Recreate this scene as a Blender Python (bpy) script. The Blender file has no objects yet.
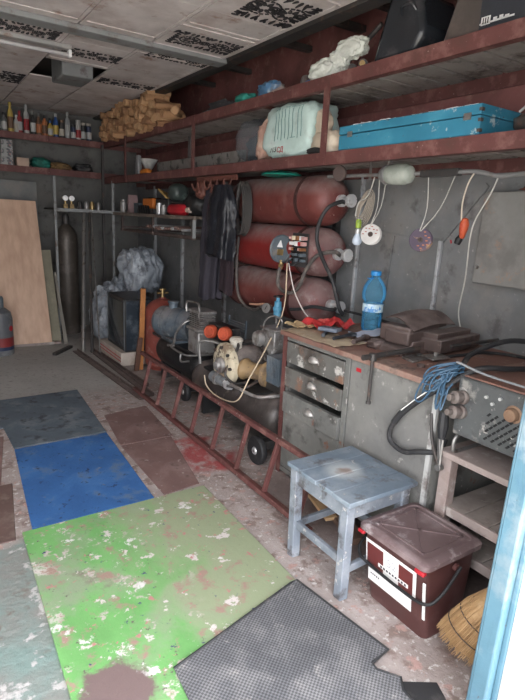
import bpy, bmesh, math, random
from mathutils import Vector, Matrix, noise, Euler
SC = bpy.context.scene
COL = SC.collection
V = Vector
# ---------------------------------------------------------------- camera
cam_d = bpy.data.cameras.new('camera')
cam = bpy.data.objects.new('camera', cam_d); COL.objects.link(cam)
cam_d.sensor_width = 36.0; cam_d.lens = 529.0 / 700.0 * 36.0; cam_d.clip_start = 0.02
cam.matrix_world = Matrix(((0.83669955, 0.08895049, -0.5403903, 0),
                           (-0.54527861, 0.22726297, -0.80685982, 0),
                           (0.05104013, 0.96976252, 0.23865363, 1.6), (0, 0, 0, 1)))
SC.camera = cam
# ---------------------------------------------------------------- sky, sun, exposure
SC.view_settings.view_transform = 'Standard'
SC.view_settings.look = 'None'
SC.view_settings.gamma = 1.0
SC.view_settings.use_curve_mapping = False
SC.view_settings.exposure = 1.45
w = bpy.data.worlds.new('sky'); SC.world = w; w.use_nodes = True
nt = w.node_tree; nt.nodes.clear()
wo = nt.nodes.new('ShaderNodeOutputWorld'); bg = nt.nodes.new('ShaderNodeBackground')
bg.inputs[0].default_value = (0.93, 0.95, 1.0, 1); bg.inputs[1].default_value = 3.0
nt.links.new(bg.outputs[0], wo.inputs[0])
sd = bpy.data.lights.new('sun', 'SUN'); sd.energy = 12.0; sd.angle = 0.02; sd.color = (1, .95, .88)
sun = bpy.data.objects.new('sun', sd); COL.objects.link(sun)
sun.rotation_euler = V((-0.55, 0.12, 0.80)).to_track_quat('Z', 'Y').to_euler()
pd = bpy.data.lights.new('doorway_portal', 'AREA'); pd.shape = 'RECTANGLE'; pd.size = 2.85; pd.size_y = 2.45
pd.cycles.is_portal = True
portal = bpy.data.objects.new('doorway_portal', pd); COL.objects.link(portal)
portal.location = (0.10, 0.72, 1.24); portal.rotation_euler = V((0, -1, 0)).to_track_quat('Z', 'Y').to_euler()

# ---------------------------------------------------------------- material helpers
MATS = {}
DUST = (.34, .285, .27)
def mat(name, c, layers=(), rough=.6, metal=0., bump=.15, bscale=40., trans=0., alpha=1., emis=None, ior=1.45, var=.18, coord='Object', coat=0., dust=0.):
    """base colour with soft variation, then layers of (colour, scale, lo, hi) patches of wear"""
    if name in MATS: return MATS[name]
    m = bpy.data.materials.new(name); m.use_nodes = True; MATS[name] = m
    n = m.node_tree.nodes; l = m.node_tree.links
    b = n['Principled BSDF']
    b.inputs['Roughness'].default_value = rough; b.inputs['Metallic'].default_value = metal
    b.inputs['Transmission Weight'].default_value = trans; b.inputs['Alpha'].default_value = alpha
    b.inputs['IOR'].default_value = ior; b.inputs['Coat Weight'].default_value = coat
    tc = n.new('ShaderNodeTexCoord'); src = tc.outputs[coord]
    def nz(scale, detail=6, r=.6):
        t = n.new('ShaderNodeTexNoise'); t.inputs['Scale'].default_value = scale
        t.inputs['Detail'].default_value = detail; t.inputs['Roughness'].default_value = r
        l.new(src, t.inputs['Vector']); return t.outputs['Fac']
    def mix(fac, a, bb):
        x = n.new('ShaderNodeMix'); x.data_type = 'RGBA'
        l.new(fac, x.inputs[0])
        for i, q in ((6, a), (7, bb)):
            if isinstance(q, (tuple, list)): x.inputs[i].default_value = (*q[:3], 1)
            else: l.new(q, x.inputs[i])
        return x.outputs[2]
    def rng(fac, lo, hi):
        r = n.new('ShaderNodeMapRange'); r.inputs[1].default_value = lo; r.inputs[2].default_value = hi
        l.new(fac, r.inputs[0]); return r.outputs[0]
    c1 = tuple(x * (1 - var) for x in c); c2 = tuple(min(1, x * (1 + var)) for x in c)
    cur = mix(rng(nz(3.5, 5), .3, .7), c1, c2)
    for i, (lc, ls, lo, hi) in enumerate(layers):
        k_ = .62 if ls < 10 else .74; lo = .5 + (lo - .5) * k_; hi = max(lo + .05, .5 + (hi - .5) * k_ + .02)
        cur = mix(rng(nz(ls, 8, .65), lo, hi), cur, lc)
    if dust:   # grime settled on upward faces
        ge = n.new('ShaderNodeNewGeometry'); sp = n.new('ShaderNodeSeparateXYZ'); l.new(ge.outputs['Normal'], sp.inputs[0])
        mu = n.new('ShaderNodeMath'); mu.operation = 'MULTIPLY'; l.new(rng(sp.outputs[2], .1, .95), mu.inputs[0]); l.new(rng(nz(7, 7), .30, .60), mu.inputs[1])
        mv = n.new('ShaderNodeMath'); mv.operation = 'MULTIPLY'; l.new(mu.outputs[0], mv.inputs[0]); mv.inputs[1].default_value = dust
        cur = mix(mv.outputs[0], cur, DUST)
        rr = n.new('ShaderNodeMath'); rr.operation = 'MULTIPLY_ADD'; l.new(mv.outputs[0], rr.inputs[0]); rr.inputs[1].default_value = .4; rr.inputs[2].default_value = rough; l.new(rr.outputs[0], b.inputs['Roughness'])
    l.new(cur, b.inputs['Base Color'])
    if bump:
        bp = n.new('ShaderNodeBump'); bp.inputs['Strength'].default_value = bump; bp.inputs['Distance'].default_value = .01
        l.new(nz(bscale, 6), bp.inputs['Height']); l.new(bp.outputs[0], b.inputs['Normal'])
    if emis:
        b.inputs['Emission Color'].default_value = (*emis[0], 1); b.inputs['Emission Strength'].default_value = emis[1]
    return m

rust_paint = mat('red_oxide_paint', (.125, .046, .042), [((.20, .095, .082), 9, .52, .68), ((.10, .045, .038), 5, .55, .75), ((.45, .38, .34), 30, .70, .76)], .62)
rust_wall = mat('red_oxide_wall', (.24, .095, .088), [((.16, .07, .06), 2.5, .45, .75), ((.32, .17, .15), 12, .55, .75)], .7)
wall_grey = mat('grey_wall_paint', (.205, .208, .210), [((.26, .245, .23), 2.2, .5, .75), ((.13, .12, .12), 5, .60, .75), ((.40, .38, .36), 28, .68, .76)], .55)
wall_back = mat('back_wall_plaster', (.15, .148, .14), [((.16, .15, .135), 2.0, .45, .7), ((.07, .065, .06), 5, .55, .75)], .8)
steel = mat('worn_steel', (.30, .29, .28), [((.16, .12, .10), 14, .55, .7)], .42, .75)
bright = mat('bright_steel', (.70, .70, .70), [((.3, .26, .23), 12, .6, .75)], .35, .5)
dark_steel = mat('dark_steel', (.075, .07, .068), [((.15, .10, .08), 10, .55, .72)], .5, .5)
black_paint = mat('black_paint', (.022, .022, .023), [((.09, .08, .075), 7, .52, .8)], .45)
rubber = mat('black_rubber', (.028, .028, .030), [((.10, .09, .085), 10, .55, .8)], .6)
white_paint = mat('white_paint', (.80, .80, .80), [((.6, .6, .58), 5, .5, .8)], .6)
brass = mat('brass', (.45, .32, .15), [((.2, .14, .08), 15, .5, .7)], .4, .8)
black_gap = mat('black_plastic', (.015, .015, .016), (), .5)

# ---------------------------------------------------------------- mesh helpers
def tag(o, label=None, cat=None, group=None, kind=None):
    if label: o['label'] = label
    if cat: o['category'] = cat
    if group: o['group'] = group
    if kind: o['kind'] = kind
    return o
def thing(name, label, cat, loc, group=None, rz=0):
    o = bpy.data.objects.new(name, None); o.empty_display_size = .05; COL.objects.link(o)
    o.location = loc; o.rotation_euler = (0, 0, rz)
    return tag(o, label, cat, group)
def rootloc(o):
    v = V((0, 0, 0))
    while o: v += o.location; o = o.parent
    return v
def spline(pts, sub=8):
    pts = [V(p) for p in pts]
    if len(pts) < 3: return pts
    P = [pts[0] * 2 - pts[1]] + pts + [pts[-1] * 2 - pts[-2]]; out = []
    for i in range(1, len(P) - 2):
        a, b, c, d = P[i - 1:i + 3]
        for k in range(sub):
            t = k / sub
            out.append(.5 * ((2 * b) + (c - a) * t + (2 * a - 5 * b + 4 * c - d) * t * t + (3 * b - a - 3 * c + d) * t ** 3))
    out.append(pts[-1]); return out
class MB:
    OFF = V((0, 0, 0))
    def __init__(s): s.bm = bmesh.new(); s.soft = False
    def box(s, c, d, rot=None, taper=None):
        c = V(c); R = Euler(rot).to_matrix() if rot else Matrix.Identity(3)
        vs = []
        for z in (-.5, .5):
            k = 1 if (taper is None or z < 0) else taper
            for x, y in ((-.5, -.5), (.5, -.5), (.5, .5), (-.5, .5)):
                vs.append(s.bm.verts.new(c + R @ V((x * d[0] * k, y * d[1] * k, z * d[2]))))
        for f in ((3, 2, 1, 0), (4, 5, 6, 7), (0, 1, 5, 4), (1, 2, 6, 5), (2, 3, 7, 6), (3, 0, 4, 7)):
            s.bm.faces.new([vs[i] for i in f])
        return s
    def b2(s, x0, x1, y0, y1, z0, z1):
        return s.box(((x0 + x1) / 2, (y0 + y1) / 2, (z0 + z1) / 2), (abs(x1 - x0), abs(y1 - y0), abs(z1 - z0)))
    def bar(s, p0, p1, w, h, up=(0, 0, 1)):
        p0 = V(p0); p1 = V(p1); d = (p1 - p0).normalized(); up = V(up)
        sx = d.cross(up)
        if sx.length < 1e-4: sx = d.cross(V((0, 1, 0)))
        sx.normalize(); uz = sx.cross(d)
        a = []
        for p in (p0, p1):
            a += [s.bm.verts.new(p + sx * i * w / 2 + uz * j * h / 2) for i, j in ((-1, -1), (1, -1), (1, 1), (-1, 1))]
        for f in ((0, 1, 2, 3), (7, 6, 5, 4), (0, 4, 5, 1), (1, 5, 6, 2), (2, 6, 7, 3), (3, 7, 4, 0)):
            s.bm.faces.new([a[i] for i in f])
        return s
    def tube(s, pts, r, n=8, sub=8, closed_caps=True, raw=False):
        P = [V(p) for p in pts] if raw else spline(pts, sub)
        rr = r if isinstance(r, (list, tuple)) else None
        t0 = (P[1] - P[0]).normalized(); a = t0.orthogonal().normalized(); rings = []
        for i, p in enumerate(P):
            t = (P[min(i + 1, len(P) - 1)] - P[max(i - 1, 0)])
            t = t.normalized() if t.length > 1e-9 else t0
            a = (a - t * a.dot(t));  a = a.normalized() if a.length > 1e-6 else t.orthogonal().normalized()
            b = t.cross(a); q = r
            if rr: f = i / (len(P) - 1) * (len(rr) - 1); k = min(int(f), len(rr) - 2); q = rr[k] + (rr[k + 1] - rr[k]) * (f - k)
            rings.append([s.bm.verts.new(p + (a * math.cos(u) + b * math.sin(u)) * q) for u in [2 * math.pi * j / n for j in range(n)]])
        for A, B in zip(rings, rings[1:]):
            for j in range(n): s.bm.faces.new((A[j], A[(j + 1) % n], B[(j + 1) % n], B[j]))
        if closed_caps: s.bm.faces.new(rings[0][::-1]); s.bm.faces.new(rings[-1])
        return s
    def cyl(s, p0, p1, r, r1=None, n=24):
        return s.tube([p0, p1], [r, r if r1 is None else r1], n=n, raw=True)
    def lathe(s, prof, o=(0, 0, 0), d=(0, 0, 1), n=28):
        """prof: (radius, distance along d)"""
        o = V(o); d = V(d).normalized(); a = d.orthogonal().normalized(); b = d.cross(a); rings = []
        for r, h in prof:
            if r < 1e-5: rings.append([s.bm.verts.new(o + d * h)]); continue
            rings.append([s.bm.verts.new(o + d * h + (a * math.cos(u) + b * math.sin(u)) * r) for u in [2 * math.pi * j / n for j in range(n)]])
        for A, B in zip(rings, rings[1:]):
            for j in range(n):
                k = (j + 1) % n
                if len(A) == 1 and len(B) == 1: continue
                if len(A) == 1: s.bm.faces.new((A[0], B[k], B[j]))
                elif len(B) == 1: s.bm.faces.new((A[j], A[k], B[0]))
                else: s.bm.faces.new((A[j], A[k], B[k], B[j]))
        if len(rings[0]) > 1: s.bm.faces.new(rings[0][::-1])
        if len(rings[-1]) > 1: s.bm.faces.new(rings[-1])
        return s
    def prism(s, poly, o, ax, ay, th):
        """polygon in the plane (ax, ay) at o, extruded th along ax x ay"""
        o = V(o); ax = V(ax).normalized(); ay = V(ay).normalized(); nz = ax.cross(ay) * th
        A = [s.bm.verts.new(o + ax * x + ay * y) for x, y in poly]; B = [s.bm.verts.new(v.co + nz) for v in A]
        s.bm.faces.new(A[::-1]); s.bm.faces.new(B)
        for i in range(len(A)): j = (i + 1) % len(A); s.bm.faces.new((A[i], A[j], B[j], B[i]))
        return s
    def lump(s, c, size, seed=0, amp=.12, freq=2.5, e=.75, seg=(28, 18), flat=True, fine=.03, ridge=0.):
        """a soft lumpy bag or bundle: superellipsoid with noise, flat-bottomed"""
        s.soft = True; c = V(c); nu, nv = seg; rows = []
        def pw(x): return math.copysign(abs(x) ** e, x)
        for j in range(nv + 1):
            ph = -math.pi / 2 + math.pi * j / nv; row = []
            for i in range(nu if 0 < j < nv else 1):
                th = 2 * math.pi * i / nu
                p = V((pw(math.cos(ph)) * pw(math.cos(th)), pw(math.cos(ph)) * pw(math.sin(th)), pw(math.sin(ph))))
                q = p * freq + V((seed * 7.3, seed * 3.1, seed * 1.7))
                k = 1 + amp * noise.noise(q) * 2 + fine * (abs(noise.noise(q * 3.7)) * 3 - 1)
                if ridge: k += ridge * (1 - 2.6 * abs(noise.noise(V((p.x * 2.6 + p.z * .9 + seed, p.y * 2.6 - p.z * .7, p.z * .9))))) + ridge * .5 * (1 - 2.6 * abs(noise.noise(V((p.x * 6 + seed, p.y * 6 + p.z * 2, p.z * 1.5)))))
                p = p * k; p = V((p.x * size[0] / 2, p.y * size[1] / 2, p.z * size[2] / 2))
                if flat: p.z = max(p.z, -size[2] / 2 * .96)
                row.append(s.bm.verts.new(c + p))
            rows.append(row)
        for A, B in zip(rows, rows[1:]):
            for i in range(nu):
                k = (i + 1) % nu
                if len(A) == 1: s.bm.faces.new((A[0], B[k], B[i]))
                elif len(B) == 1: s.bm.faces.new((A[i], A[k], B[0]))
                else: s.bm.faces.new((A[i], A[k], B[k], B[i]))
        return s
    def sheet(s, fn, nu, nv, th=.0):
        g = [[s.bm.verts.new(V(fn(i / nu, j / nv))) for i in range(nu + 1)] for j in range(nv + 1)]
        F = [s.bm.faces.new((g[j][i], g[j][i + 1], g[j + 1][i + 1], g[j + 1][i])) for j in range(nv) for i in range(nu)]
        if th:
            s.bm.normal_update()
            nb = {}
            for row in g:
                for v in row: nb[v] = s.bm.verts.new(v.co - v.normal * th)
            for f in F: s.bm.faces.new([nb[v] for v in f.verts][::-1])
            rim = g[0] + [r[-1] for r in g[1:]] + g[-1][-2::-1] + [r[0] for r in g[-2:0:-1]]
            for i in range(len(rim)):
                a, b = rim[i], rim[(i + 1) % len(rim)]; s.bm.faces.new((b, a, nb[a], nb[b]))
        return s
    def build(s, name, m, parent=None, bevel=0, smooth=True, label=None, cat=None, group=None, kind=None, ang=35):
        if s.soft: ang = 180
        if MB.OFF.length: bmesh.ops.translate(s.bm, verts=s.bm.verts, vec=MB.OFF)
        me = bpy.data.meshes.new(name); bmesh.ops.recalc_face_normals(s.bm, faces=s.bm.faces)
        if parent: off = rootloc(parent)
        elif kind == 'structure': off = V((0, 0, 0))
        else:
            cs = [v.co for v in s.bm.verts]
            off = V(((min(c.x for c in cs) + max(c.x for c in cs)) / 2, (min(c.y for c in cs) + max(c.y for c in cs)) / 2, min(c.z for c in cs)))
        bmesh.ops.translate(s.bm, verts=s.bm.verts, vec=-off)
        if smooth:
            for f in s.bm.faces: f.smooth = True
        s.bm.to_mesh(me); s.bm.free(); me.materials.append(m)
        if smooth: me.set_sharp_from_angle(angle=math.radians(ang))
        o = bpy.data.objects.new(name, me); COL.objects.link(o)
        if parent: o.parent = parent
        else: o.location = off
        if bevel:
            md = o.modifiers.new('bevel', 'BEVEL'); md.width = bevel; md.segments = 2; md.limit_method = 'ANGLE'; md.angle_limit = .6
        return tag(o, label, cat, group, kind)
def copy_tree(o, parent=None):
    c = o.copy(); COL.objects.link(c)
    if parent: c.parent = parent
    for ch in [x for x in o.children]: copy_tree(ch, c)
    return c
def text_mesh(name, s, size, m, parent, loc, ax, ay, th=.0008):
    """raised lettering laid in the plane (ax, ay)"""
    cu = bpy.data.curves.new(name, 'FONT'); cu.body = s; cu.size = size; cu.extrude = th
    cu.align_x = 'CENTER'; cu.align_y = 'CENTER'
    to = bpy.data.objects.new('t', cu); COL.objects.link(to)
    me = bpy.data.meshes.new_from_object(to); bpy.data.objects.remove(to)
    ax = V(ax).normalized(); ay = V(ay).normalized(); az = ax.cross(ay)
    R = Matrix((ax, ay, az)).transposed().to_4x4(); R.translation = V(loc) - (rootloc(parent) if parent else V((0, 0, 0)))
    me.transform(R); me.materials.clear(); me.materials.append(m)
    o = bpy.data.objects.new(name, me); COL.objects.link(o)
    if parent: o.parent = parent
    return o

# ================================================================ SETTING
XW, YB, XL, ZC, YF = 2.80, 7.62, -1.25, 2.80, 0.76
# floor material: zones of old paint, concrete and lime stains by place
def floor_material():
    m = bpy.data.materials.new('garage_floor'); m.use_nodes = True
    n = m.node_tree.nodes; l = m.node_tree.links; b = n['Principled BSDF']; b.inputs['Roughness'].default_value = .75
    g = n.new('ShaderNodeNewGeometry'); sep = n.new('ShaderNodeSeparateXYZ')
    wn = n.new('ShaderNodeTexNoise'); wn.inputs['Scale'].default_value = 4; wn.inputs['Detail'].default_value = 6
    l.new(g.outputs['Position'], wn.inputs['Vector'])
    def mth(op, a, bb=None, clamp=False):
        x = n.new('ShaderNodeMath'); x.operation = op; x.use_clamp = clamp
        for i, q in enumerate((a, bb)):
            if q is None: continue
            if isinstance(q, (int, float)): x.inputs[i].default_value = q
            else: l.new(q, x.inputs[i])
        return x.outputs[0]
    l.new(g.outputs['Position'], sep.inputs[0]); X, Y = sep.outputs[0], sep.outputs[1]
    wob = mth('MULTIPLY', mth('SUBTRACT', wn.outputs['Fac'], .5), .35)
    Xw = mth('ADD', X, wob); Yw = mth('ADD', Y, mth('MULTIPLY', wob, -1.0))
    def nz(scale, lo, hi, detail=8, r=.62):
        t = n.new('ShaderNodeTexNoise'); t.inputs['Scale'].default_value = scale; t.inputs['Detail'].default_value = detail; t.inputs['Roughness'].default_value = r
        l.new(g.outputs['Position'], t.inputs['Vector'])
        q = n.new('ShaderNodeMapRange'); q.inputs[1].default_value = lo; q.inputs[2].default_value = hi; l.new(t.outputs['Fac'], q.inputs[0]); return q.outputs[0]
    def edge(v, at, soft):
        q = n.new('ShaderNodeMapRange'); q.inputs[1].default_value = at; q.inputs[2].default_value = at + soft; l.new(v, q.inputs[0]); return q.outputs[0]
    def boxm(x0, x1, y0, y1, soft=.08):
        a = mth('MULTIPLY', edge(Xw, x0, soft), mth('SUBTRACT', 1, edge(Xw, x1 - soft, soft)))
        c = mth('MULTIPLY', edge(Yw, y0, soft), mth('SUBTRACT', 1, edge(Yw, y1 - soft, soft)))
        return mth('MULTIPLY', a, c)
    def mix(fac, a, bb):
        x = n.new('ShaderNodeMix'); x.data_type = 'RGBA'; l.new(fac, x.inputs[0])
        for i, q in ((6, a), (7, bb)):
            if isinstance(q, tuple): x.inputs[i].default_value = (*q, 1)
            else: l.new(q, x.inputs[i])
        return x.outputs[2]
    cur = mix(nz(2.5, .35, .65), (.30, .245, .225), (.42, .36, .34))
    cur = mix(nz(9, .52, .60), cur, (.23, .17, .15))
    cur = mix(nz(30, .57, .63), cur, (.56, .52, .50))
    cur = mix(nz(14, .58, .63), cur, (.42, .27, .24))
    far = mix(nz(1.6, .35, .7), (.37, .36, .34), (.47, .46, .44))
    far = mix(nz(18, .55, .75), far, (.20, .185, .17))
    cur = mix(mth('SUBTRACT', edge(Yw, 4.35, .5), mth('MULTIPLY', edge(Xw, 1.5, .3), 0.6), True), cur, far)
    left = mix(nz(3.2, .38, .62), (.22, .205, .19), (.19, .26, .24))
    left = mix(nz(7, .56, .60), left, (.46, .44, .43))
    left = mix(nz(4, .55, .62), left, (.17, .135, .115))
    cur = mix(boxm(-2, .45, -3, 2.55, .04), cur, left)
    cur = mix(mth('MULTIPLY', boxm(1.38, 1.78, 2.75, 3.36), nz(7, .36, .52)), cur, (.33, .075, .075))
    cur = mix(mth('MULTIPLY', boxm(1.95, 2.8, 2.6, 6.4), nz(3, .3, .6)), cur, (.13, .115, .105))
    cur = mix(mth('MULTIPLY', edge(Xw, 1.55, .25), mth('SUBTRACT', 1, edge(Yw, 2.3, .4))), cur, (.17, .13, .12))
    l.new(cur, b.inputs['Base Color'])
    bp = n.new('ShaderNodeBump'); bp.inputs['Strength'].default_value = .35; bp.inputs['Distance'].default_value = .012
    l.new(nz(22, .3, .7), bp.inputs['Height']); l.new(bp.outputs[0], b.inputs['Normal'])
    return m
MB().b2(XL - .1, XW + .1, YF - .14, YB + .1, -.12, 0).build('floor', floor_material(), kind='structure', smooth=False)
yard = mat('yard_concrete', (.42, .40, .37), [((.30, .28, .25), 3, .4, .7)], .85, coord='Object')
MB().b2(-9, 9, -9, YF - .14, -.14, -.02).build('floor_yard', yard, kind='structure', smooth=False)
mb = MB().b2(XW, XW + .1, YF - .1, YB + .1, 0, 3.2)
mb.build('wall_right', wall_grey, kind='structure', smooth=False)
# the upper stretch of the right wall is a red oxide painted sheet
MB().b2(XW - .012, XW - .001, YF, YB, 1.96, 3.18).build('wall_right_upper', rust_wall, kind='structure', smooth=False)
MB().b2(XL, XW, YB, YB + .1, 0, 3.2).build('wall_back', wall_back, kind='structure', smooth=False)
MB().b2(XL - .1, XL, YF - .14, YB + .1, 0, 3.2).build('wall_left', mat('left_wall_bounce_pale', (.60, .58, .55), (), .9), kind='structure', smooth=False)  # out-of-view wall, its pale colour chosen to bounce light into the shadows
fw = MB(); fw.b2(1.44, XW + .1, YF - .14, YF - .02, 0, 3.2); fw.b2(XL, 1.44, YF - .14, YF - .02, 2.45, 3.2)
fw.build('wall_front', white_paint, kind='structure', smooth=False)
MB().b2(XL - .1, XW + .1, YF - .14, YB + .1, 3.2, 3.3).build('ceiling_roof', rust_wall, kind='structure', smooth=False)
# ribs pressed into the steel side wall
rib_m = mat('rib_grey_paint', (.42, .43, .44), [((.16, .13, .12), 9, .55, .72)], .5)
for i, (y, z1) in enumerate(((2.215, 1.53), (2.96, 1.96), (6.03, 1.96), (6.90, 1.96), (4.95, 1.96), (1.42, 1.96))):
    hw = .011 if y < 4 else .026; r = MB(); r.b2(XW - .034, XW - .001, y - hw, y + hw, .0, z1)
    r.build('trim_%d' % (i + 1), rib_m, kind='structure', bevel=.006)
# pressed panel outline on the wall (gusset shape)
pm = MB(); pm.bar((XW - .006, 2.215, 1.53), (XW - .006, 2.43, 1.53), .012, .02); pm.bar((XW - .006, 2.43, 1.53), (XW - .006, 2.80, 1.56), .012, .015)
pm.bar((XW - .006, 2.215, 1.53), (XW - .006, 1.95, 1.86), .012, .03); pm.bar((XW - .006, 2.62, 1.55), (XW - .006, 2.66, .95), .010, .01)
pm.build('trim_7', wall_grey, kind='structure')
# blue steel door post of the opening and its rusty foot
blue_post = mat('light_blue_paint', (.080, .165, .215), [((.20, .26, .29), 4, .52, .7), ((.09, .045, .03), 26, .72, .75), ((.07, .15, .21), 9, .6, .75)], .4)
pp = MB(); pp.bar((1.382, .725, 0), (1.455, .725, 2.4), .058, .055, up=(0, 1, 0)); pp.bar((1.365, .752, 0), (1.438, .752, 2.4), .022, .014, up=(0, 1, 0)); pp.bar((1.392, .690, 0), (1.465, .690, 2.4), .012, .02, up=(0, 1, 0))
pp.build('door_1', blue_post, kind='structure', bevel=.006)
MB().bar((1.392, .694, .03), (1.398, .694, .15), .05, .006, up=(0, 1, 0)).build('door_1_rust', mat('post_rust', (.26, .075, .025), [((.35, .2, .12), 12, .5, .6)], .8), kind='structure')
# ---- ceiling: white boards with seams, edge channel, cross beam, opening above the lamp
ceil_m = mat('ceiling_board', (.56, .51, .495), [((.42, .35, .33), 2.5, .45, .75), ((.30, .20, .16), 6, .62, .78)], .8, bump=.05)
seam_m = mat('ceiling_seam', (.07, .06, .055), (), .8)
xs = [XL, -1.01, -.49, .035, .555, 1.065, 1.585, 2.19]
cb = MB()
for i in range(len(xs) - 1):
    a, b_ = xs[i] + .006, xs[i + 1] - .006
    ys = [YF, 1.9, 3.18, 4.38, 5.62, 6.6, YB]
    for j in range(len(ys) - 1):
        y0, y1 = ys[j] + .003, ys[j + 1] - .003
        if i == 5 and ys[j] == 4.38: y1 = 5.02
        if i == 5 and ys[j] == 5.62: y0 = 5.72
        cb.b2(a, b_, y0, y1, ZC, ZC + .012)
cb.build('ceiling', ceil_m, kind='structure', smooth=False)
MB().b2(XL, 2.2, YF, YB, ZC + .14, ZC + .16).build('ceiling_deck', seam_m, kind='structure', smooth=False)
fr = MB()
for (x0, x1, y0, y1) in ((1.60, 2.15, 2.62, 3.45), (1.60, 2.15, 3.52, 4.0), (1.08, 1.57, 2.0, 3.9), (1.08, 1.57, 4.2, 4.95), (1.6, 2.15, 4.3, 5.55), (.57, 1.05, 2.4, 3.9), (.57, 1.05, 4.2, 4.6)):
    for a in (0, 1):
        fr.b2(x0, x1, (y0, y1)[a] - .012, (y0, y1)[a] + .012, ZC - .006, ZC + .001)
        fr.b2((x0, x1)[a] - .012, (x0, x1)[a] + .012, y0, y1, ZC - .006, ZC + .001)
fr.build('ceiling_moulding', ceil_m, kind='structure', smooth=False)
orn_m = mat('ceiling_ornament', (.035, .032, .035), [((.2, .18, .17), 12, .6, .75)], .8, bump=0)
def petal(mb_, cx_, cy_, ang, ln, wd):
    pts = []
    for k in range(10):
        t = 2 * math.pi * k / 10
        u = ln / 2 * (1 - math.cos(t)); v = wd / 2 * math.sin(t) * (1 + .5 * math.cos(t))
        pts.append((cx_ + u * math.cos(ang) - v * math.sin(ang), cy_ + u * math.sin(ang) + v * math.cos(ang)))
    mb_.prism(pts, (0, 0, ZC - .0075), (1, 0, 0), (0, 1, 0), .004)
def rosette(mb_, x, y, r):
    for k in range(9): petal(mb_, x + r * .3 * math.cos(k * .698), y + r * .3 * math.sin(k * .698), k * .698, r * .6, r * .28)
    n = 18
    for k in range(n):
        a = 2 * math.pi * k / n
        mb_.prism([(x + q * math.cos(t), y + q * math.sin(t)) for q, t in ((r, a), (r, a + .25), (r * 1.14, a + .25), (r * 1.14, a))], (0, 0, ZC - .0075), (1, 0, 0), (0, 1, 0), .004)
def ornament(x0, x1, y0, y1, seed, big=True):
    o = MB(); rnd = random.Random(seed); w_, h_ = x1 - x0, y1 - y0; cx_, cy_ = (x0 + x1) / 2, (y0 + y1) / 2
    R_ = min(w_, h_) * .24
    if big:
        rosette(o, x0 + w_ * .27, cy_, R_); rosette(o, x0 + w_ * .73, cy_, R_); rosette(o, cx_, cy_, R_ * .5)
    else:
        for k in range(5): rosette(o, x0 + w_ * (k + .5) / 5, cy_ + (h_ * .1 if k % 2 else -h_ * .1), R_ * .75)
    nb = int((w_ + h_) * 2 / .034)
    for k in range(nb):
        t = k / nb * 2 * (w_ + h_)
        if t < w_: px, py, a = x0 + t, y0, math.pi / 2
        elif t < w_ + h_: px, py, a = x1, y0 + t - w_, math.pi
        elif t < 2 * w_ + h_: px, py, a = x1 - (t - w_ - h_), y1, -math.pi / 2
        else: px, py, a = x0, y1 - (t - 2 * w_ - h_), 0
        petal(o, px, py, a + rnd.uniform(-.5, .5), h_ * rnd.uniform(.12, .26), .019)
    o.build('ceiling_ornament', orn_m, kind='structure', smooth=False)
ornament(1.74, 2.13, 2.72, 3.13, 1); ornament(1.64, 2.13, 3.62, 3.90, 2); ornament(1.66, 2.16, 4.10, 4.34, 7)
ornament(.60, 1.02, 4.24, 4.46, 3, False); ornament(1.12, 1.56, 4.55, 4.76, 4, False); ornament(1.62, 2.14, 5.30, 5.5, 5, False); ornament(.58, 1.05, 5.75, 6.2, 6)
beam_m = mat('beam_grey_paint', (.23, .235, .235), [((.15, .12, .11), 8, .58, .75)], .55)
MB().b2(XL, 2.20, 3.99, 4.13, ZC - .035, ZC).build('ceiling_beam', beam_m, kind='structure', bevel=.005)
ch = MB(); ch.b2(2.195, 2.30, YF, YB, ZC - .02, ZC + .10); ch.b2(2.30, 2.42, YF, YB, ZC + .06, ZC + .075)
for y in (2.7, 3.1, 3.7, 4.6, 5.3): ch.b2(2.24, XW - .02, y - .03, y + .03, ZC + .10, ZC + .14)
ch.build('ceiling_channel', dark_steel, kind='structure', smooth=False)
# fluorescent fitting
t = thing('fluorescent_lamp', 'unlit white fluorescent tube fitting on the ceiling', 'ceiling lamp', (.3, 4.5, 2.70))
MB().b2(-.28, 1.15, 4.50, 4.57, 2.768, ZC - .001).build('housing', mat('lamp_housing', (.30, .29, .28), [((.25, .18, .15), 8, .6, .75)], .5), t, bevel=.006)
MB().cyl((-.26, 4.53, 2.733), (1.13, 4.53, 2.733), .015, n=16).build('tube', mat('tube_glass', (.42, .40, .40), (), .25), t)
for x in (-.265, 1.14): MB().box((x, 4.53, 2.742), (.022, .05, .05)).build('lamp_holder', white_paint, t, bevel=.004)
t2 = MB().b2(1.20, 1.46, 5.03, 5.42, ZC - .10, ZC + .13)
t2.build('ventilation_box', mat('duct_grey', (.17, .175, .175), [((.1, .08, .08), 7, .55, .7)], .6), None, bevel=.01, label='grey square duct box in the open gap of the ceiling', cat='duct')

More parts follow.
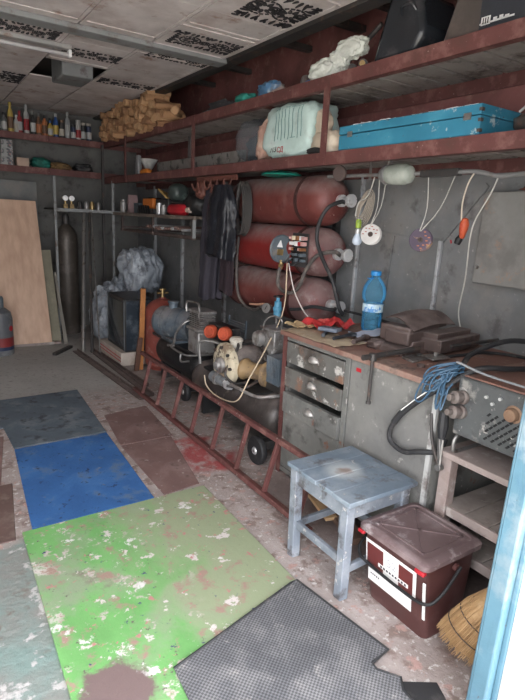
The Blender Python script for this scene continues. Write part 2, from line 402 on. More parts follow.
# ================================================================ SHELVES
plank_m = mat('shelf_plank_grey', (.33, .30, .28), [((.13, .11, .10), 6, .5, .7), ((.40, .37, .34), 13, .6, .75)], .8)
def shelf(name, label, z, x0, y0, y1, ys, depth=XW - .02, fh=.07):
    t = thing(name, label, 'shelf', (x0, y0, z - fh))
    f = MB(); f.b2(x0, x0 + .008, y0, y1, z - fh, z + .006); f.b2(x0, x0 + .05, y0, y1, z - fh, z - fh + .007)
    f.build('front_rail', rust_paint, t, bevel=.002)
    b = MB(); b.b2(depth - .008, depth, y0, y1, z - fh - .03, z + .01); b.build('rear_rail', rust_paint, t)
    rnd = random.Random(len(label)); k = y0 + .01
    while k < y1 - .1:
        wd = min(rnd.uniform(.13, .2), y1 - k)
        MB().b2(x0 + .01, depth - .01, k, k + wd - .020, z - .028, z - rnd.uniform(0, .004)).build('shelf_board', plank_m, t, bevel=.002); k += wd
    for y in ys[::3]: MB().b2(x0 + .052, depth - .01, y - .012, y + .012, z - fh + .02, z - .029).build('bracket', rust_paint, t)
    return t
sh_low = shelf('wall_shelf', 'lower rust-red steel shelf running along the right wall above the red cylinders', 2.02, 2.20, .80, 7.22, (1.0, 1.9, 2.72, 3.6, 4.55, 5.5, 6.3))
sh_up = shelf('wall_shelf', 'upper rust-red steel shelf running under the ceiling along the right wall', 2.46, 2.20, .80, 7.22, (1.0, 1.9, 2.72, 3.6, 4.55, 5.5, 6.3))
for y in (2.72, 4.56, 6.36, .9):
    MB().b2(2.188, 2.199, y - .025, y + .025, 1.95, 2.46).build('upright', rust_paint, sh_up)
def bshelf(z, label):
    t = thing('wall_shelf', label, 'shelf', (0, 7.2, z - .07))
    MB().b2(XL + .01, 2.70, 7.2, 7.21, z - .07, z + .006).build('front_rail', rust_paint, t)
    MB().b2(XL + .01, 2.70, 7.215, 7.60, z - .03, z - .002).build('shelf_board', mat('back_shelf_board', (.13, .085, .07), [((.08, .05, .04), 6, .5, .7)], .8), t)
    for x in (.2, 1.55): MB().b2(x - .02, x + .02, 7.188, 7.199, z - .07, z + .006).build('clip', rust_paint, t)
bshelf(2.075, 'lower shelf on the back wall holding cartons and a green bundle')
bshelf(2.452, 'upper shelf on the back wall lined with bottles and cans')
MB().b2(2.16, 2.19, 7.16, 7.19, 0, 2.42).build('shelf_post', dark_steel, None, label='dark steel corner post carrying the back wall shelves', cat='post')

# ================================================================ FLOOR COVERINGS
green_m = mat('green_board_paint', (.16, .38, .125), [((.25, .32, .20), 2.2, .46, .62), ((.62, .58, .54), 5, .66, .70), ((.20, .15, .13), 3.3, .64, .74), ((.50, .42, .40), 15, .62, .68), ((.12, .10, .09), 38, .66, .72)], .6, bump=.25)
def green_material():
    m = green_m; n = m.node_tree.nodes; l = m.node_tree.links; b = n['Principled BSDF']
    prev = b.inputs['Base Color'].links[0].from_socket
    tc = n['Texture Coordinate']; sp = n.new('ShaderNodeSeparateXYZ'); l.new(tc.outputs['Object'], sp.inputs[0])
    # heavy foot wear toward the machine side: green worn through to dull brown
    t = n.new('ShaderNodeTexNoise'); t.inputs['Scale'].default_value = 3; t.inputs['Detail'].default_value = 9; t.inputs['Roughness'].default_value = .7; l.new(tc.outputs['Object'], t.inputs['Vector'])
    a = n.new('ShaderNodeMath'); a.operation = 'MULTIPLY_ADD'; a.inputs[1].default_value = .75; l.new(sp.outputs[0], a.inputs[0]); l.new(t.outputs['Fac'], a.inputs[2])
    r = n.new('ShaderNodeMapRange'); r.inputs[1].default_value = .36; r.inputs[2].default_value = .66; l.new(a.outputs[0], r.inputs[0])
    x = n.new('ShaderNodeMix'); x.data_type = 'RGBA'; l.new(r.outputs[0], x.inputs[0]); l.new(prev, x.inputs[6]); x.inputs[7].default_value = (.28, .32, .20, 1)
    t2 = n.new('ShaderNodeTexNoise'); t2.inputs['Scale'].default_value = 10; t2.inputs['Roughness'].default_value = .68; t2.inputs['Detail'].default_value = 9; l.new(tc.outputs['Object'], t2.inputs['Vector'])
    r2 = n.new('ShaderNodeMapRange'); r2.inputs[1].default_value = .56; r2.inputs[2].default_value = .63; l.new(t2.outputs['Fac'], r2.inputs[0])
    y = n.new('ShaderNodeMix'); y.data_type = 'RGBA'; l.new(r2.outputs[0], y.inputs[0]); l.new(x.outputs[2], y.inputs[6]); y.inputs[7].default_value = (.33, .22, .18, 1)
    prev = y.outputs[2]
    for sc, lo, hi, c in ((11, .61, .64, (.60, .54, .52)), (5, .625, .65, (.66, .64, .62)), (17, .625, .65, (.45, .20, .19)), (24, .66, .675, (.06, .07, .14))):
        q = n.new('ShaderNodeTexNoise'); q.inputs['Scale'].default_value = sc; q.inputs['Detail'].default_value = 7; q.inputs['Roughness'].default_value = .68
        mp_ = n.new('ShaderNodeMapping'); mp_.inputs['Location'].default_value = (sc, sc * 2.3, 0); l.new(tc.outputs['Object'], mp_.inputs[0]); l.new(mp_.outputs[0], q.inputs['Vector'])
        rr = n.new('ShaderNodeMapRange'); rr.inputs[1].default_value = lo; rr.inputs[2].default_value = hi; l.new(q.outputs['Fac'], rr.inputs[0])
        z = n.new('ShaderNodeMix'); z.data_type = 'RGBA'; l.new(rr.outputs[0], z.inputs[0]); l.new(prev, z.inputs[6]); z.inputs[7].default_value = (*c, 1); prev = z.outputs[2]
    d = n.new('ShaderNodeVectorMath'); d.operation = 'DISTANCE'; d.inputs[1].default_value = (-.38, -.44, 0); l.new(tc.outputs['Object'], d.inputs[0])
    ma = n.new('ShaderNodeMath'); ma.operation = 'MULTIPLY_ADD'; ma.inputs[1].default_value = .30; l.new(t2.outputs['Fac'], ma.inputs[0]); l.new(d.outputs['Value'], ma.inputs[2])
    rr = n.new('ShaderNodeMapRange'); rr.inputs[1].default_value = .25; rr.inputs[2].default_value = .29; rr.inputs[3].default_value = 1; rr.inputs[4].default_value = 0; l.new(ma.outputs[0], rr.inputs[0])
    z = n.new('ShaderNodeMix'); z.data_type = 'RGBA'; l.new(rr.outputs[0], z.inputs[0]); l.new(prev, z.inputs[6]); z.inputs[7].default_value = (.17, .12, .115, 1)
    l.new(z.outputs[2], b.inputs['Base Color'])
green_material()
def mat_slab(name, poly, th, m, label, cat, z0=0., bevel=.003):
    return MB().prism(poly, (0, 0, z0), (1, 0, 0), (0, 1, 0), th).build(name, m, None, bevel=bevel, label=label, cat=cat, smooth=False)
gb = mat_slab('green_board', [(.308, 1.18), (1.335, 1.45), (1.370, 2.612), (.345, 2.60)], .014, green_m, 'large square board with peeling green paint lying on the floor', 'floor board')
gb.data.materials[0] = green_m
blue_m = mat('blue_mat', (.035, .12, .32), [((.06, .17, .40), 3, .5, .75), ((.10, .16, .27), 6, .56, .72), ((.42, .36, .30), 11, .70, .75), ((.015, .03, .07), 22, .62, .72)], .75, bump=.3)
mat_slab('floor_mat', [(.395, 2.615), (1.055, 2.62), (1.100, 3.665), (.470, 3.650)], .010, blue_m, 'bright blue worn mat lying beyond the green board', 'mat')
mat_slab('floor_mat', [(.47, 3.672), (1.105, 3.685), (1.165, 4.75), (.02, 4.70), (.02, 4.1), (.46, 4.08)], .009, mat('slate_mat', (.10, .125, .15), [((.18, .20, .215), 4, .5, .7), ((.05, .06, .07), 9, .55, .7)], .8, bump=.3), 'dark slate-blue mat farthest from the doorway', 'mat')
lino = mat('brown_lino', (.19, .115, .105), [((.27, .19, .175), 4, .48, .7), ((.11, .065, .06), 8, .55, .75), ((.42, .38, .35), 20, .66, .73)], .65)
mat_slab('linoleum_piece', [(1.12, 2.63), (1.365, 2.66), (1.50, 3.40), (1.12, 3.40)], .006, lino, 'brown linoleum piece between the blue mat and the red paint stain', 'linoleum')
mat_slab('linoleum_piece', [(1.12, 3.41), (1.52, 3.41), (1.57, 4.10), (1.19, 4.02)], .006, lino, 'brown linoleum piece beside the slate-blue mat', 'linoleum')
mat_slab('linoleum_piece', [(-.2, 3.18), (.325, 3.18), (.44, 3.92), (-.2, 3.92)], .006, lino, 'reddish brown linoleum piece left of the blue mat, toward the slate mat', 'linoleum')
mat_slab('linoleum_piece', [(-.2, 2.57), (.31, 2.56), (.385, 3.17), (-.2, 3.17)], .006, mat('brown_lino_dark', (.12, .075, .065), [((.2, .15, .13), 5, .5, .7)], .7), 'dark brown linoleum piece at the left edge beside the green board corner', 'linoleum')
# ribbed rubber mat
def rib_mat():
    m = mat('ribbed_rubber', (.15, .15, .16), [((.24, .235, .24), 6, .46, .66), ((.36, .34, .33), 14, .64, .74)], .6, bump=0)
    n = m.node_tree.nodes; l = m.node_tree.links; b = n['Principled BSDF']; tc = n['Texture Coordinate']
    ck = n.new('ShaderNodeTexChecker'); ck.inputs['Scale'].default_value = 120
    mp = n.new('ShaderNodeMapping'); mp.inputs['Rotation'].default_value = (0, 0, .15); l.new(tc.outputs['Object'], mp.inputs[0]); l.new(mp.outputs[0], ck.inputs['Vector'])
    x = n.new('ShaderNodeMix'); x.data_type = 'RGBA'; x.blend_type = 'MULTIPLY'; x.inputs[0].default_value = .75
    l.new(b.inputs['Base Color'].links[0].from_socket, x.inputs[6]); l.new(ck.outputs['Color'], x.inputs[7])
    ck.inputs[1].default_value = (1, 1, 1, 1); ck.inputs[2].default_value = (.25, .25, .25, 1)
    l.new(x.outputs[2], b.inputs['Base Color'])
    bp = n.new('ShaderNodeBump'); bp.inputs['Strength'].default_value = .5; bp.inputs['Distance'].default_value = .003
    l.new(ck.outputs['Fac'], bp.inputs['Height']); l.new(bp.outputs[0], b.inputs['Normal']); return m
rm = MB().prism([(.66, 1.445), (.62, .85), (1.30, .80), (1.312, .96), (1.345, 1.00), (1.295, 1.07), (1.30, 1.10), (1.40, 1.115), (1.335, 1.615), (1.30, 1.612)], (0, 0, .0155), (1, 0, 0), (0, 1, 0), .008)
t = thing('rubber_mat', 'grey ribbed rubber mat overlapping the corner of the green board', 'mat', (1.0, 1.2, .0155))
rm.build('mat_sheet', rib_mat(), t, smooth=False)
pts = [(.66, 1.445), (1.30, 1.612), (1.335, 1.615), (1.40, 1.115), (1.30, 1.10), (1.295, 1.07), (1.345, 1.00), (1.312, .96), (1.30, .82)]
MB().tube([(x, y, .022) for x, y in pts], .006, n=6, raw=True).build('rim', rubber, t)
# tarpaulin fringe of cardboard under the rubber mat
mat_slab('board_scrap', [(1.315, 1.02), (1.46, .93), (1.40, .80), (1.315, .84)], .006, rubber, 'black rubber offcut beside the notch of the ribbed mat', 'offcut')

# ================================================================ STOOL
stool_m = mat('stool_grey_blue_paint', (.19, .215, .25), [((.29, .31, .34), 5, .45, .7), ((.10, .095, .10), 12, .56, .68), ((.50, .47, .44), 22, .66, .72)], .65, bump=.25)
seat_m = mat('stool_seat_paint', (.155, .20, .25), [((.25, .29, .33), 4, .45, .7), ((.10, .10, .11), 11, .56, .68), ((.40, .40, .40), 22, .68, .74)], .55, bump=.25)
def wear_center(m, cx_, cy_):
    n = m.node_tree.nodes; l = m.node_tree.links; b = n['Principled BSDF']; prev = b.inputs['Base Color'].links[0].from_socket
    tc = n['Texture Coordinate']; d = n.new('ShaderNodeVectorMath'); d.operation = 'DISTANCE'; d.inputs[1].default_value = (cx_, cy_, .46); l.new(tc.outputs['Object'], d.inputs[0])
    t = n.new('ShaderNodeTexNoise'); t.inputs['Scale'].default_value = 12; l.new(tc.outputs['Object'], t.inputs[0])
    a = n.new('ShaderNodeMath'); a.operation = 'MULTIPLY_ADD'; a.inputs[1].default_value = .09; l.new(t.outputs['Fac'], a.inputs[0]); l.new(d.outputs['Value'], a.inputs[2])
    for r0, r1, c in ((.09, .17, (.42, .45, .47)), (.07, .095, (.27, .215, .19))):
        r = n.new('ShaderNodeMapRange'); r.inputs[1].default_value = r0; r.inputs[2].default_value = r1; r.inputs[3].default_value = 1; r.inputs[4].default_value = 0; l.new(a.outputs[0], r.inputs[0])
        x = n.new('ShaderNodeMix'); x.data_type = 'RGBA'; l.new(r.outputs[0], x.inputs[0]); l.new(prev, x.inputs[6]); x.inputs[7].default_value = (*c, 1); prev = x.outputs[2]
    l.new(prev, b.inputs['Base Color'])
wear_center(seat_m, -.02, .02)
t = thing('stool', 'small wooden stool with flaking grey-blue paint beside the brown bucket', 'stool', (1.645, 1.66, 0))
sx0, sx1, sy0, sy1 = 1.437, 1.857, 1.43, 1.885
wd = (sy1 - sy0) / 4
for k in range(4):
    MB().b2(sx0 + (.004 if k % 2 else 0), sx1 - (.003 if k == 1 else 0), sy0 + wd * k + .0015, sy0 + wd * (k + 1) - .0015, .448, .470 - .001 * (k % 2)).build('seat_plank', seat_m, t, bevel=.003)
LG = {}
for nm, (bx, by, tx, ty) in dict(a=(1.452, 1.450, 1.472, 1.475), b=(1.452, 1.80, 1.475, 1.845), c=(1.80, 1.480, 1.815, 1.475), d=(1.80, 1.82, 1.815, 1.845)).items():
    MB().bar((bx, by, 0), (tx, ty, .448), .046, .046, up=(1, 0, 0)).build('leg', stool_m, t, bevel=.004); LG[nm] = (bx, by, tx, ty)
def at(nm, z): bx, by, tx, ty = LG[nm]; k = z / .448; return V((bx + (tx - bx) * k, by + (ty - by) * k, z))
for a, b_ in (('a', 'b'), ('c', 'd'), ('a', 'c'), ('b', 'd')):
    MB().bar(at(a, .405), at(b_, .405), .020, .075).build('apron', stool_m, t, bevel=.003)
for a, b_, z in (('a', 'b', .17), ('c', 'd', .17), ('a', 'c', .13), ('b', 'd', .16)):
    MB().bar(at(a, z), at(b_, z), .022, .036).build('stretcher', stool_m, t, bevel=.003)

# ================================================================ BROWN BUCKET
bk = mat('brown_plastic', (.075, .030, .028), [((.14, .085, .08), 4, .5, .75)], .42, bump=.05)
lidm = mat('brown_lid_dusty', (.155, .105, .105), [((.27, .215, .215), 3.5, .42, .68), ((.36, .31, .31), 12, .60, .74)], .55, bump=.08)
t = thing('bucket', 'square brown plastic bucket with dusty lid, white labels and black handle', 'bucket', (1.71, 1.27, 0))
def ring(x0, x1, y0, y1, z, r=.03):
    o = []
    for cx_, cy_, a0 in ((x1 - r, y1 - r, 0), (x0 + r, y1 - r, 90), (x0 + r, y0 + r, 180), (x1 - r, y0 + r, 270)):
        for k in range(5): a = math.radians(a0 + 22.5 * k); o.append(V((cx_ + r * math.cos(a), cy_ + r * math.sin(a), z)))
    return o
def loft(rings, caps=True):
    m_ = MB(); R_ = [[m_.bm.verts.new(v) for v in r] for r in rings]; n = len(R_[0])
    for A, B in zip(R_, R_[1:]):
        for i in range(n): j = (i + 1) % n; m_.bm.faces.new((A[i], A[j], B[j], B[i]))
    if caps: m_.bm.faces.new(R_[0][::-1]); m_.bm.faces.new(R_[-1])
    return m_
loft([ring(1.580, 1.815, 1.090, 1.410, 0), ring(1.540, 1.862, 1.100, 1.440, .335)]).build('body', bk, t)
loft([ring(1.524, 1.878, 1.086, 1.452, .328), ring(1.520, 1.882, 1.082, 1.456, .331), ring(1.520, 1.882, 1.082, 1.456, .352), ring(1.530, 1.872, 1.092, 1.446, .360), ring(1.550, 1.855, 1.113, 1.427, .362), ring(1.555, 1.850, 1.118, 1.422, .357)]).build('lid', lidm, t)
lx = MB()
lx.bar((1.58, 1.15, .360), (1.825, 1.40, .360), .012, .006); lx.bar((1.58, 1.40, .360), (1.825, 1.15, .360), .012, .006)
for a, b_ in (((1.58, 1.15), (1.58, 1.40)), ((1.825, 1.15), (1.825, 1.40)), ((1.58, 1.15), (1.825, 1.15)), ((1.58, 1.40), (1.825, 1.40))): lx.bar((*a, .360), (*b_, .360), .008, .006)
lx.build('lid_rib', lidm, t)
redm = mat('red_plastic', (.42, .02, .03), (), .4, bump=0)
MB().box((1.526, 1.112, .322), (.022, .045, .018)).build('lid_clip', redm, t, bevel=.004, label='red lid clip')
MB().box((1.524, 1.430, .322), (.02, .035, .016)).build('lid_clip', redm, t, bevel=.004, label='red lid clip')
# label on the sloping -X face:  face frame
fo = V((1.540, 1.275, .335)); fd = (V((1.580, 1.26, 0)) - fo); fdz = V((fd.x, 0, fd.z)).normalized()     # down the face
fn = V((fdz.z, 0, -fdz.x)).normalized(); fn = fn if fn.x < 0 else -fn
def onface(y, d, out=.0012): return V((1.540, y, .335)) + fdz * d + fn * out
wl = mat('white_label', (.82, .80, .78), [((.6, .55, .5), 12, .62, .75)], .5, bump=0)
def quad(y0, y1, d0, d1, m, nm, out=.001, skew=0):
    q = MB(); vs = [onface(y0, d0, out), onface(y1, d0, out), onface(y1, d1, out), onface(y0, d1, out)]
    A = [q.bm.verts.new(v) for v in vs]; B = [q.bm.verts.new(v + fn * .001) for v in vs]
    q.bm.faces.new(A); q.bm.faces.new(B[::-1])
    for i in range(4): j = (i + 1) % 4; q.bm.faces.new((A[i], B[i], B[j], A[j]))
    return q.build(nm, m, t, smooth=False)
lb = quad(1.142, 1.420, .045, .175, wl, 'label')
mar = mat('maroon_print', (.13, .028, .026), (), .45, bump=0)
def sub(o, p): o.parent = p; return o
lbl_loc = V((0, 0, 0))
for y0, y1, d0, d1 in ((1.158, 1.232, .060, .168), (1.318, 1.412, .060, .168)):
    sub(quad(y0, y1, d0, d1, mar, 'print_panel', .002), lb)
grey_ink = mat('grey_ink', (.42, .42, .44), (), .6, bump=0); dark_ink = mat('dark_ink', (.05, .05, .06), (), .6, bump=0)
sub(quad(1.18, 1.345, .128, .146, wl, 'print_band', .0032), lb)
for k in range(9): sub(quad(1.19 + k * .0165, 1.20 + k * .0165, .132, .142, dark_ink, 'print_mark', .0044), lb)
tm = text_mesh('emblem', '52', .055, grey_ink, t, onface(1.272, .098, .0026), (0, -1, 0), -fdz); tm.parent = lb
lb2 = quad(1.162, 1.405, .188, .248, wl, 'label')
for k in range(5): sub(quad(1.34 + k * .011, 1.346 + k * .011, .205, .212, dark_ink, 'print_mark', .0022), lb2)
MB().bar((1.545, 1.101, .27), (1.566, 1.098, .10), .012, .004, up=(1, 0, 0)).build('label_edge', wl, t)
hd = [(1.70, 1.462, .285), (1.585, 1.475, .235), (1.535, 1.44, .20), (1.535, 1.36, .185), (1.535, 1.22, .180), (1.545, 1.09, .185), (1.60, 1.06, .22), (1.72, 1.070, .30)]
MB().tube(hd, .007, n=8).build('handle', black_gap, t)
for y, s_ in ((1.093, -1), (1.458, 1)): MB().cyl((1.715, y, .292), (1.715, y + s_ * .014, .292), .016).build('handle_pivot', bk, t)

# ================================================================ WORKBENCH CABINET
cab_m = mat('cabinet_grey_paint', (.17, .17, .16), [((.24, .235, .215), 3, .45, .7), ((.09, .085, .08), 7, .56, .72), ((.42, .40, .37), 18, .66, .73), ((.22, .10, .07), 11, .66, .72)], .5)
draw_m = mat('drawer_worn_paint', (.14, .135, .125), [((.50, .48, .45), 13, .57, .62), ((.08, .065, .055), 5, .5, .7), ((.23, .13, .09), 9, .6, .7)], .5)
top_m = mat('bench_top_red_brown', (.22, .115, .090), [((.32, .22, .18), 4, .48, .7), ((.10, .07, .06), 8, .56, .72), ((.42, .34, .29), 16, .66, .74)], .6)
BT = .945
t = thing('workbench', 'long grey steel workbench with red-brown top, drawers and a wide side door', 'workbench', (2.3, 2.0, 0))
c = MB()
c.b2(1.915, 2.74, 1.42, 1.44, .02, BT - .03); c.b2(1.90, 2.74, 2.58, 2.60, .02, BT - .03); c.b2(1.93, 2.74, 1.99, 2.005, .02, BT - .03)
c.b2(2.72, 2.74, 1.42, 2.60, .02, BT - .03); c.b2(1.95, 2.72, 1.44, 2.58, .02, .04); c.b2(1.90, 1.93, 1.995, 2.03, .02, BT - .03)
c.b2(1.90, 1.93, 2.03, 2.60, BT - .055, BT - .03); c.b2(1.90, 1.93, 2.565, 2.60, 0, BT - .055); c.b2(1.90, 1.93, 2.03, 2.565, .02, .05)
c.build('body', cab_m, t, bevel=.002)
MB().prism([(1.88, 1.40), (2.56, 1.40), (2.56, .84), (2.785, .84), (2.785, 2.62), (1.88, 2.62)], (0, 0, BT - .03), (1, 0, 0), (0, 1, 0), .03).build('worktop', top_m, t, bevel=.004)
MB().b2(1.896, 1.910, 2.565, 2.603, .0, BT - .03).build('edge_strip', rust_paint, t)
for z0, z1, out, in_ in ((.755, .895, .000, 0), (.602, .735, .004, 0), (.432, .575, .010, 0)):
    d = MB().b2(1.893 - out, 1.915, 2.033, 2.555, z0, z1 - .012); d.b2(1.915, 2.4, 2.05, 2.54, z0 + .01, z0 + .02)
    do = d.build('drawer', draw_m if z0 > .5 else cab_m, t, bevel=.003)
    # half-round cup pull
    cup = MB(); cy_, cz_ = 2.285, (z0 + z1) / 2 + .006; R_ = .048
    rows = []
    for i in range(9):
        th = math.pi * i / 8; row = []
        for j in range(5):
            ph = math.pi / 2 * j / 4
            row.append(cup.bm.verts.new(V((1.893 - out - .030 * math.sin(ph) * math.sin(th) ** .5 - .001, cy_ + R_ * math.cos(th) * math.cos(ph * .7), cz_ - .022 + R_ * math.sin(th) * math.cos(ph * .9)))))
        rows.append(row)
    for A, B in zip(rows, rows[1:]):
        for j in range(4): cup.bm.faces.new((A[j], A[j + 1], B[j + 1], B[j]))
    co = cup.build('handle', mat('cup_pull', (.42, .40, .38), [((.2, .16, .14), 14, .5, .7)], .4, .5), t); co.parent = do
    sol = co.modifiers.new('s', 'SOLIDIFY'); sol.thickness = .002
MB().b2(1.899, 1.912, 2.035, 2.562, .055, .428).build('door', cab_m, t, bevel=.003)
dr = MB().b2(1.905, 1.917, 1.445, 1.990, .05, BT - .035).build('door', mat('door_grey_paint', (.175, .172, .165), [((.23, .225, .21), 2.2, .45, .7), ((.11, .105, .10), 6, .58, .74), ((.40, .38, .35), 14, .66, .73)], .5), t, bevel=.003, label='wide plain grey steel door of the bench')
g_ = MB().cyl((1.898, 1.995, .17), (1.898, 1.995, .20), .008).cyl((1.898, 1.995, .66), (1.898, 1.995, .69), .008); g_.build('hinge', steel, t)
MB().b2(1.897, 1.915, 1.418, 1.442, .0, BT - .035).build('edge_strip', mat('pale_strip', (.42, .42, .41), [((.2, .18, .17), 10, .5, .66)], .5), t, label='pale chipped corner strip')
s_ = MB().box((1.9035, 1.93, .865), (.002, .035, .02)); s_.build('paint_spot', redm, t)
# clamp rod hanging at the bench edge
t = thing('clamp_screw', 'rusty T-handled screw rod hanging in front of the bench edge by the vise', 'clamp', (1.86, 1.935, .60))
MB().cyl((1.862, 1.80, .735), (1.862, 1.80, .965), .009, n=10).build('rod', dark_steel, t)
MB().cyl((1.862, 1.80, .955), (1.862, 1.80, .99), .020, n=12).cyl((1.80, 1.805, .972), (2.20, 1.80, .985), .014, n=12).build('screw_head', dark_steel, t)
MB().lathe([(0, -.012), (.013, -.006), (.013, .006), (0, .012)], (1.862, 1.80, .735)).build('tip', dark_steel, t)

# ---- vise and iron parts on the bench
iron = mat('rusty_iron', (.105, .075, .068), [((.17, .12, .105), 5, .48, .7), ((.06, .045, .042), 9, .55, .75), ((.28, .22, .19), 20, .66, .75)], .55, .3, dust=.55)
MB.OFF = V((.13, -.06, 0))
t = thing('vise', 'heavy rusty bench vise with a raised curved jaw cover beside the water bottle', 'vise', (2.25, 1.95, BT))
MB().prism([(-.16, 0), (.16, 0), (.15, .03), (.09, .045), (.08, .07), (-.08, .07), (-.09, .045), (-.15, .03)], (2.12, 2.10, BT), (1, 0, 0), (0, 0, 1), .22).build('base', iron, t, bevel=.004)
b = MB(); b.box((2.14, 1.98, BT + .085), (.30, .15, .075), (0, 0, .15)); b.box((2.05, 1.99, BT + .10), (.10, .19, .085), (0, 0, .15)); b.build('body', iron, t, bevel=.01)
MB().sheet(lambda u, v: (2.03 + .36 * u, 2.08 - .20 * v + .02 * u, BT + .125 + .055 * math.sin(math.pi * (.25 + v * .75)) + .010 * u + .02 * math.sin(u * 3)), 14, 12, .006).build('jaw_cover', iron, t)
b = MB(); b.box((2.20, 1.935, BT + .135), (.34, .035, .035), (0, -.05, .12)); b.build('jaw_plate', iron, t, bevel=.003)
MB.OFF = V((.08, -.06, 0))
t = thing('iron_anvil_block', 'long rusty iron slide block behind the vise, near the wall', 'iron block', (2.42, 1.85, BT))
b = MB(); b.box((2.38, 1.88, BT + .055), (.40, .15, .07), (0, 0, .12)); b.box((2.36, 1.88, BT + .10), (.34, .09, .035), (0, 0, .12)); b.box((2.36, 1.88, BT + .011), (.30, .10, .02), (0, 0, .12)); b.build('block', iron, t, bevel=.006)
b = MB(); b.tube([(2.28, 1.79, BT + .052), (2.5, 1.78, BT + .058), (2.72, 1.80, BT + .05)], .010); b.build('slide_rod', dark_steel, t)
MB.OFF = V((.04, -.02, 0))
t = thing('iron_bracket', 'flat pale steel bracket plates lying in front of the vise', 'bracket', (2.05, 1.80, BT))
MB().prism([(0, 0), (.17, .02), (.17, .11), (.02, .09)], (2.0, 1.72, BT + .001), (1, 0, 0), (0, 1, 0), .012).build('plate', steel, t, bevel=.002)
MB().prism([(0, 0), (.12, -.01), (.14, .07), (.02, .09)], (2.10, 1.68, BT + .0132), (1, 0, 0), (0, 1, 0), .010).build('plate', steel, t, bevel=.002)
MB().cyl((2.17, 1.72, BT + .0235), (2.17, 1.72, BT + .04), .012, n=6).build('nut', steel, t)
MB.OFF = V((0, 0, 0))
for i, (x, y, r_, lab) in enumerate(((2.03, 1.64, .02, 'small rusty ring lying nearest the bench corner'), (2.14, 1.60, .025, 'rusty washer stack lying right of the bracket plates'))):
    MB().lathe([(r_ * .5, 0), (r_, 0), (r_, .012), (r_ * .5, .012)], (x, y, BT + .001), n=20).build('metal_ring', iron, None, label=lab, cat='ring')
# ---- water bottle (5 litre)
bot = bpy.data.materials.new('blue_clear_plastic'); bot.use_nodes = True
n = bot.node_tree.nodes; l = bot.node_tree.links; n.clear()
o_ = n.new('ShaderNodeOutputMaterial'); mx = n.new('ShaderNodeMixShader'); tr = n.new('ShaderNodeBsdfTransparent'); pb = n.new('ShaderNodeBsdfPrincipled')
tr.inputs[0].default_value = (.66, .88, .97, 1); pb.inputs['Base Color'].default_value = (.25, .60, .85, 1); pb.inputs['Roughness'].default_value = .12
fz = n.new('ShaderNodeFresnel'); fz.inputs[0].default_value = 1.35; ad = n.new('ShaderNodeMath'); ad.operation = 'ADD'; ad.inputs[1].default_value = .10
l.new(fz.outputs[0], ad.inputs[0]); l.new(ad.outputs[0], mx.inputs[0]); l.new(tr.outputs[0], mx.inputs[1]); l.new(pb.outputs[0], mx.inputs[2]); l.new(mx.outputs[0], o_.inputs[0])
bx, by = 2.42, 2.385
t = thing('water_bottle', 'large clear blue plastic water bottle with a blue cap standing on the bench', 'bottle', (bx, by, BT))
prof = [(0, .0), (.050, .0), (.060, .008)]
for k in range(12): prof.append((.063 + (.002 if k % 2 else -.002), .02 + k * .009))
prof += [(.064, .13), (.064, .175), (.060, .19), (.072, .205), (.076, .24), (.070, .28), (.052, .315), (.032, .338), (.027, .345), (.027, .36)]
MB().lathe(prof, (bx, by, BT + .001)).build('body', bot, t, ang=60)
water_m = mat('blue_tinted_water', (.45, .75, .92), (), .05, bump=0, trans=.9, ior=1.33)
MB().lathe([(0, .004), (.056, .008), (.058, .02), (.058, .128), (0, .128)], (bx, by, BT + .002)).build('water', water_m, t, label='blue tinted water')
lbm = mat('bottle_label', (.62, .80, .90), [((.10, .30, .62), 14, .5, .54), ((.85, .9, .95), 8, .58, .62)], .4, bump=0)
MB().lathe([(.0652, .128), (.0652, .178)], (bx, by, BT + .001)).build('label', lbm, t)
bc = mat('blue_cap', (.03, .26, .62), (), .35, bump=0)
MB().lathe([(.030, .352), (.033, .354), (.033, .378), (.028, .382), (0, .382)], (bx, by, BT + .001)).build('cap', bc, t)
MB().tube([(bx - .03, by, BT + .347), (bx - .045, by - .02, BT + .338), (bx - .04, by + .03, BT + .335)], .004).build('carry_handle', bc, t)

# ---- papers, cloths and tools on the bench
paper = mat('old_paper', (.52, .42, .30), [((.35, .22, .14), 6, .5, .7), ((.65, .60, .50), 12, .6, .7)], .8)
def wav(x0, x1, y0, y1, z, amp, seed, sk=0.):
    def f(u, v):
        x = x0 + (x1 - x0) * u + sk * v; y = y0 + (y1 - y0) * v
        return (x + .012 * noise.noise(V((v * 5, seed, 0))), y + .015 * noise.noise(V((u * 5, seed, 3))), z + amp * (noise.noise(V((u * 3.4, v * 3.4, seed))) + .5) + amp * .35 * abs(noise.noise(V((u * 9, v * 9, seed)))))
    return f
MB().sheet(wav(1.87, 2.12, 2.10, 2.60, BT + .003, .010, 3), 20, 26, .0015).build('newspaper', paper, None, label='yellowed newspaper sheet under the tools at the bench front corner', cat='newspaper')
MB().sheet(wav(2.02, 2.30, 2.40, 2.60, BT + .022, .045, 9), 26, 20, .003).build('rag', mat('red_cloth', (.50, .035, .035), [((.30, .02, .03), 6, .5, .7), ((.6, .12, .1), 9, .6, .7)], .85), None, label='crumpled bright red rag on the bench end by the gauge', cat='rag')
MB().sheet(wav(1.92, 2.06, 2.50, 2.64, BT + .022, .022, 5), 14, 12, .002).build('rag', mat('tan_cloth', (.50, .36, .20), [((.35, .2, .1), 8, .5, .7)], .9), None, label='tan rag under the red rag at the bench corner', cat='rag')
MB().sheet(wav(2.10, 2.40, 2.16, 2.30, BT + .020, .018, 14, sk=.05), 14, 10, .001).build('envelope', mat('blue_paper', (.50, .55, .68), [((.5, .55, .66), 8, .5, .7)], .6), None, label='pale blue paper sheet at the foot of the water bottle', cat='paper')
dt = mat('dark_tool', (.05, .055, .065), [((.2, .18, .17), 12, .58, .7)], .4, .4)
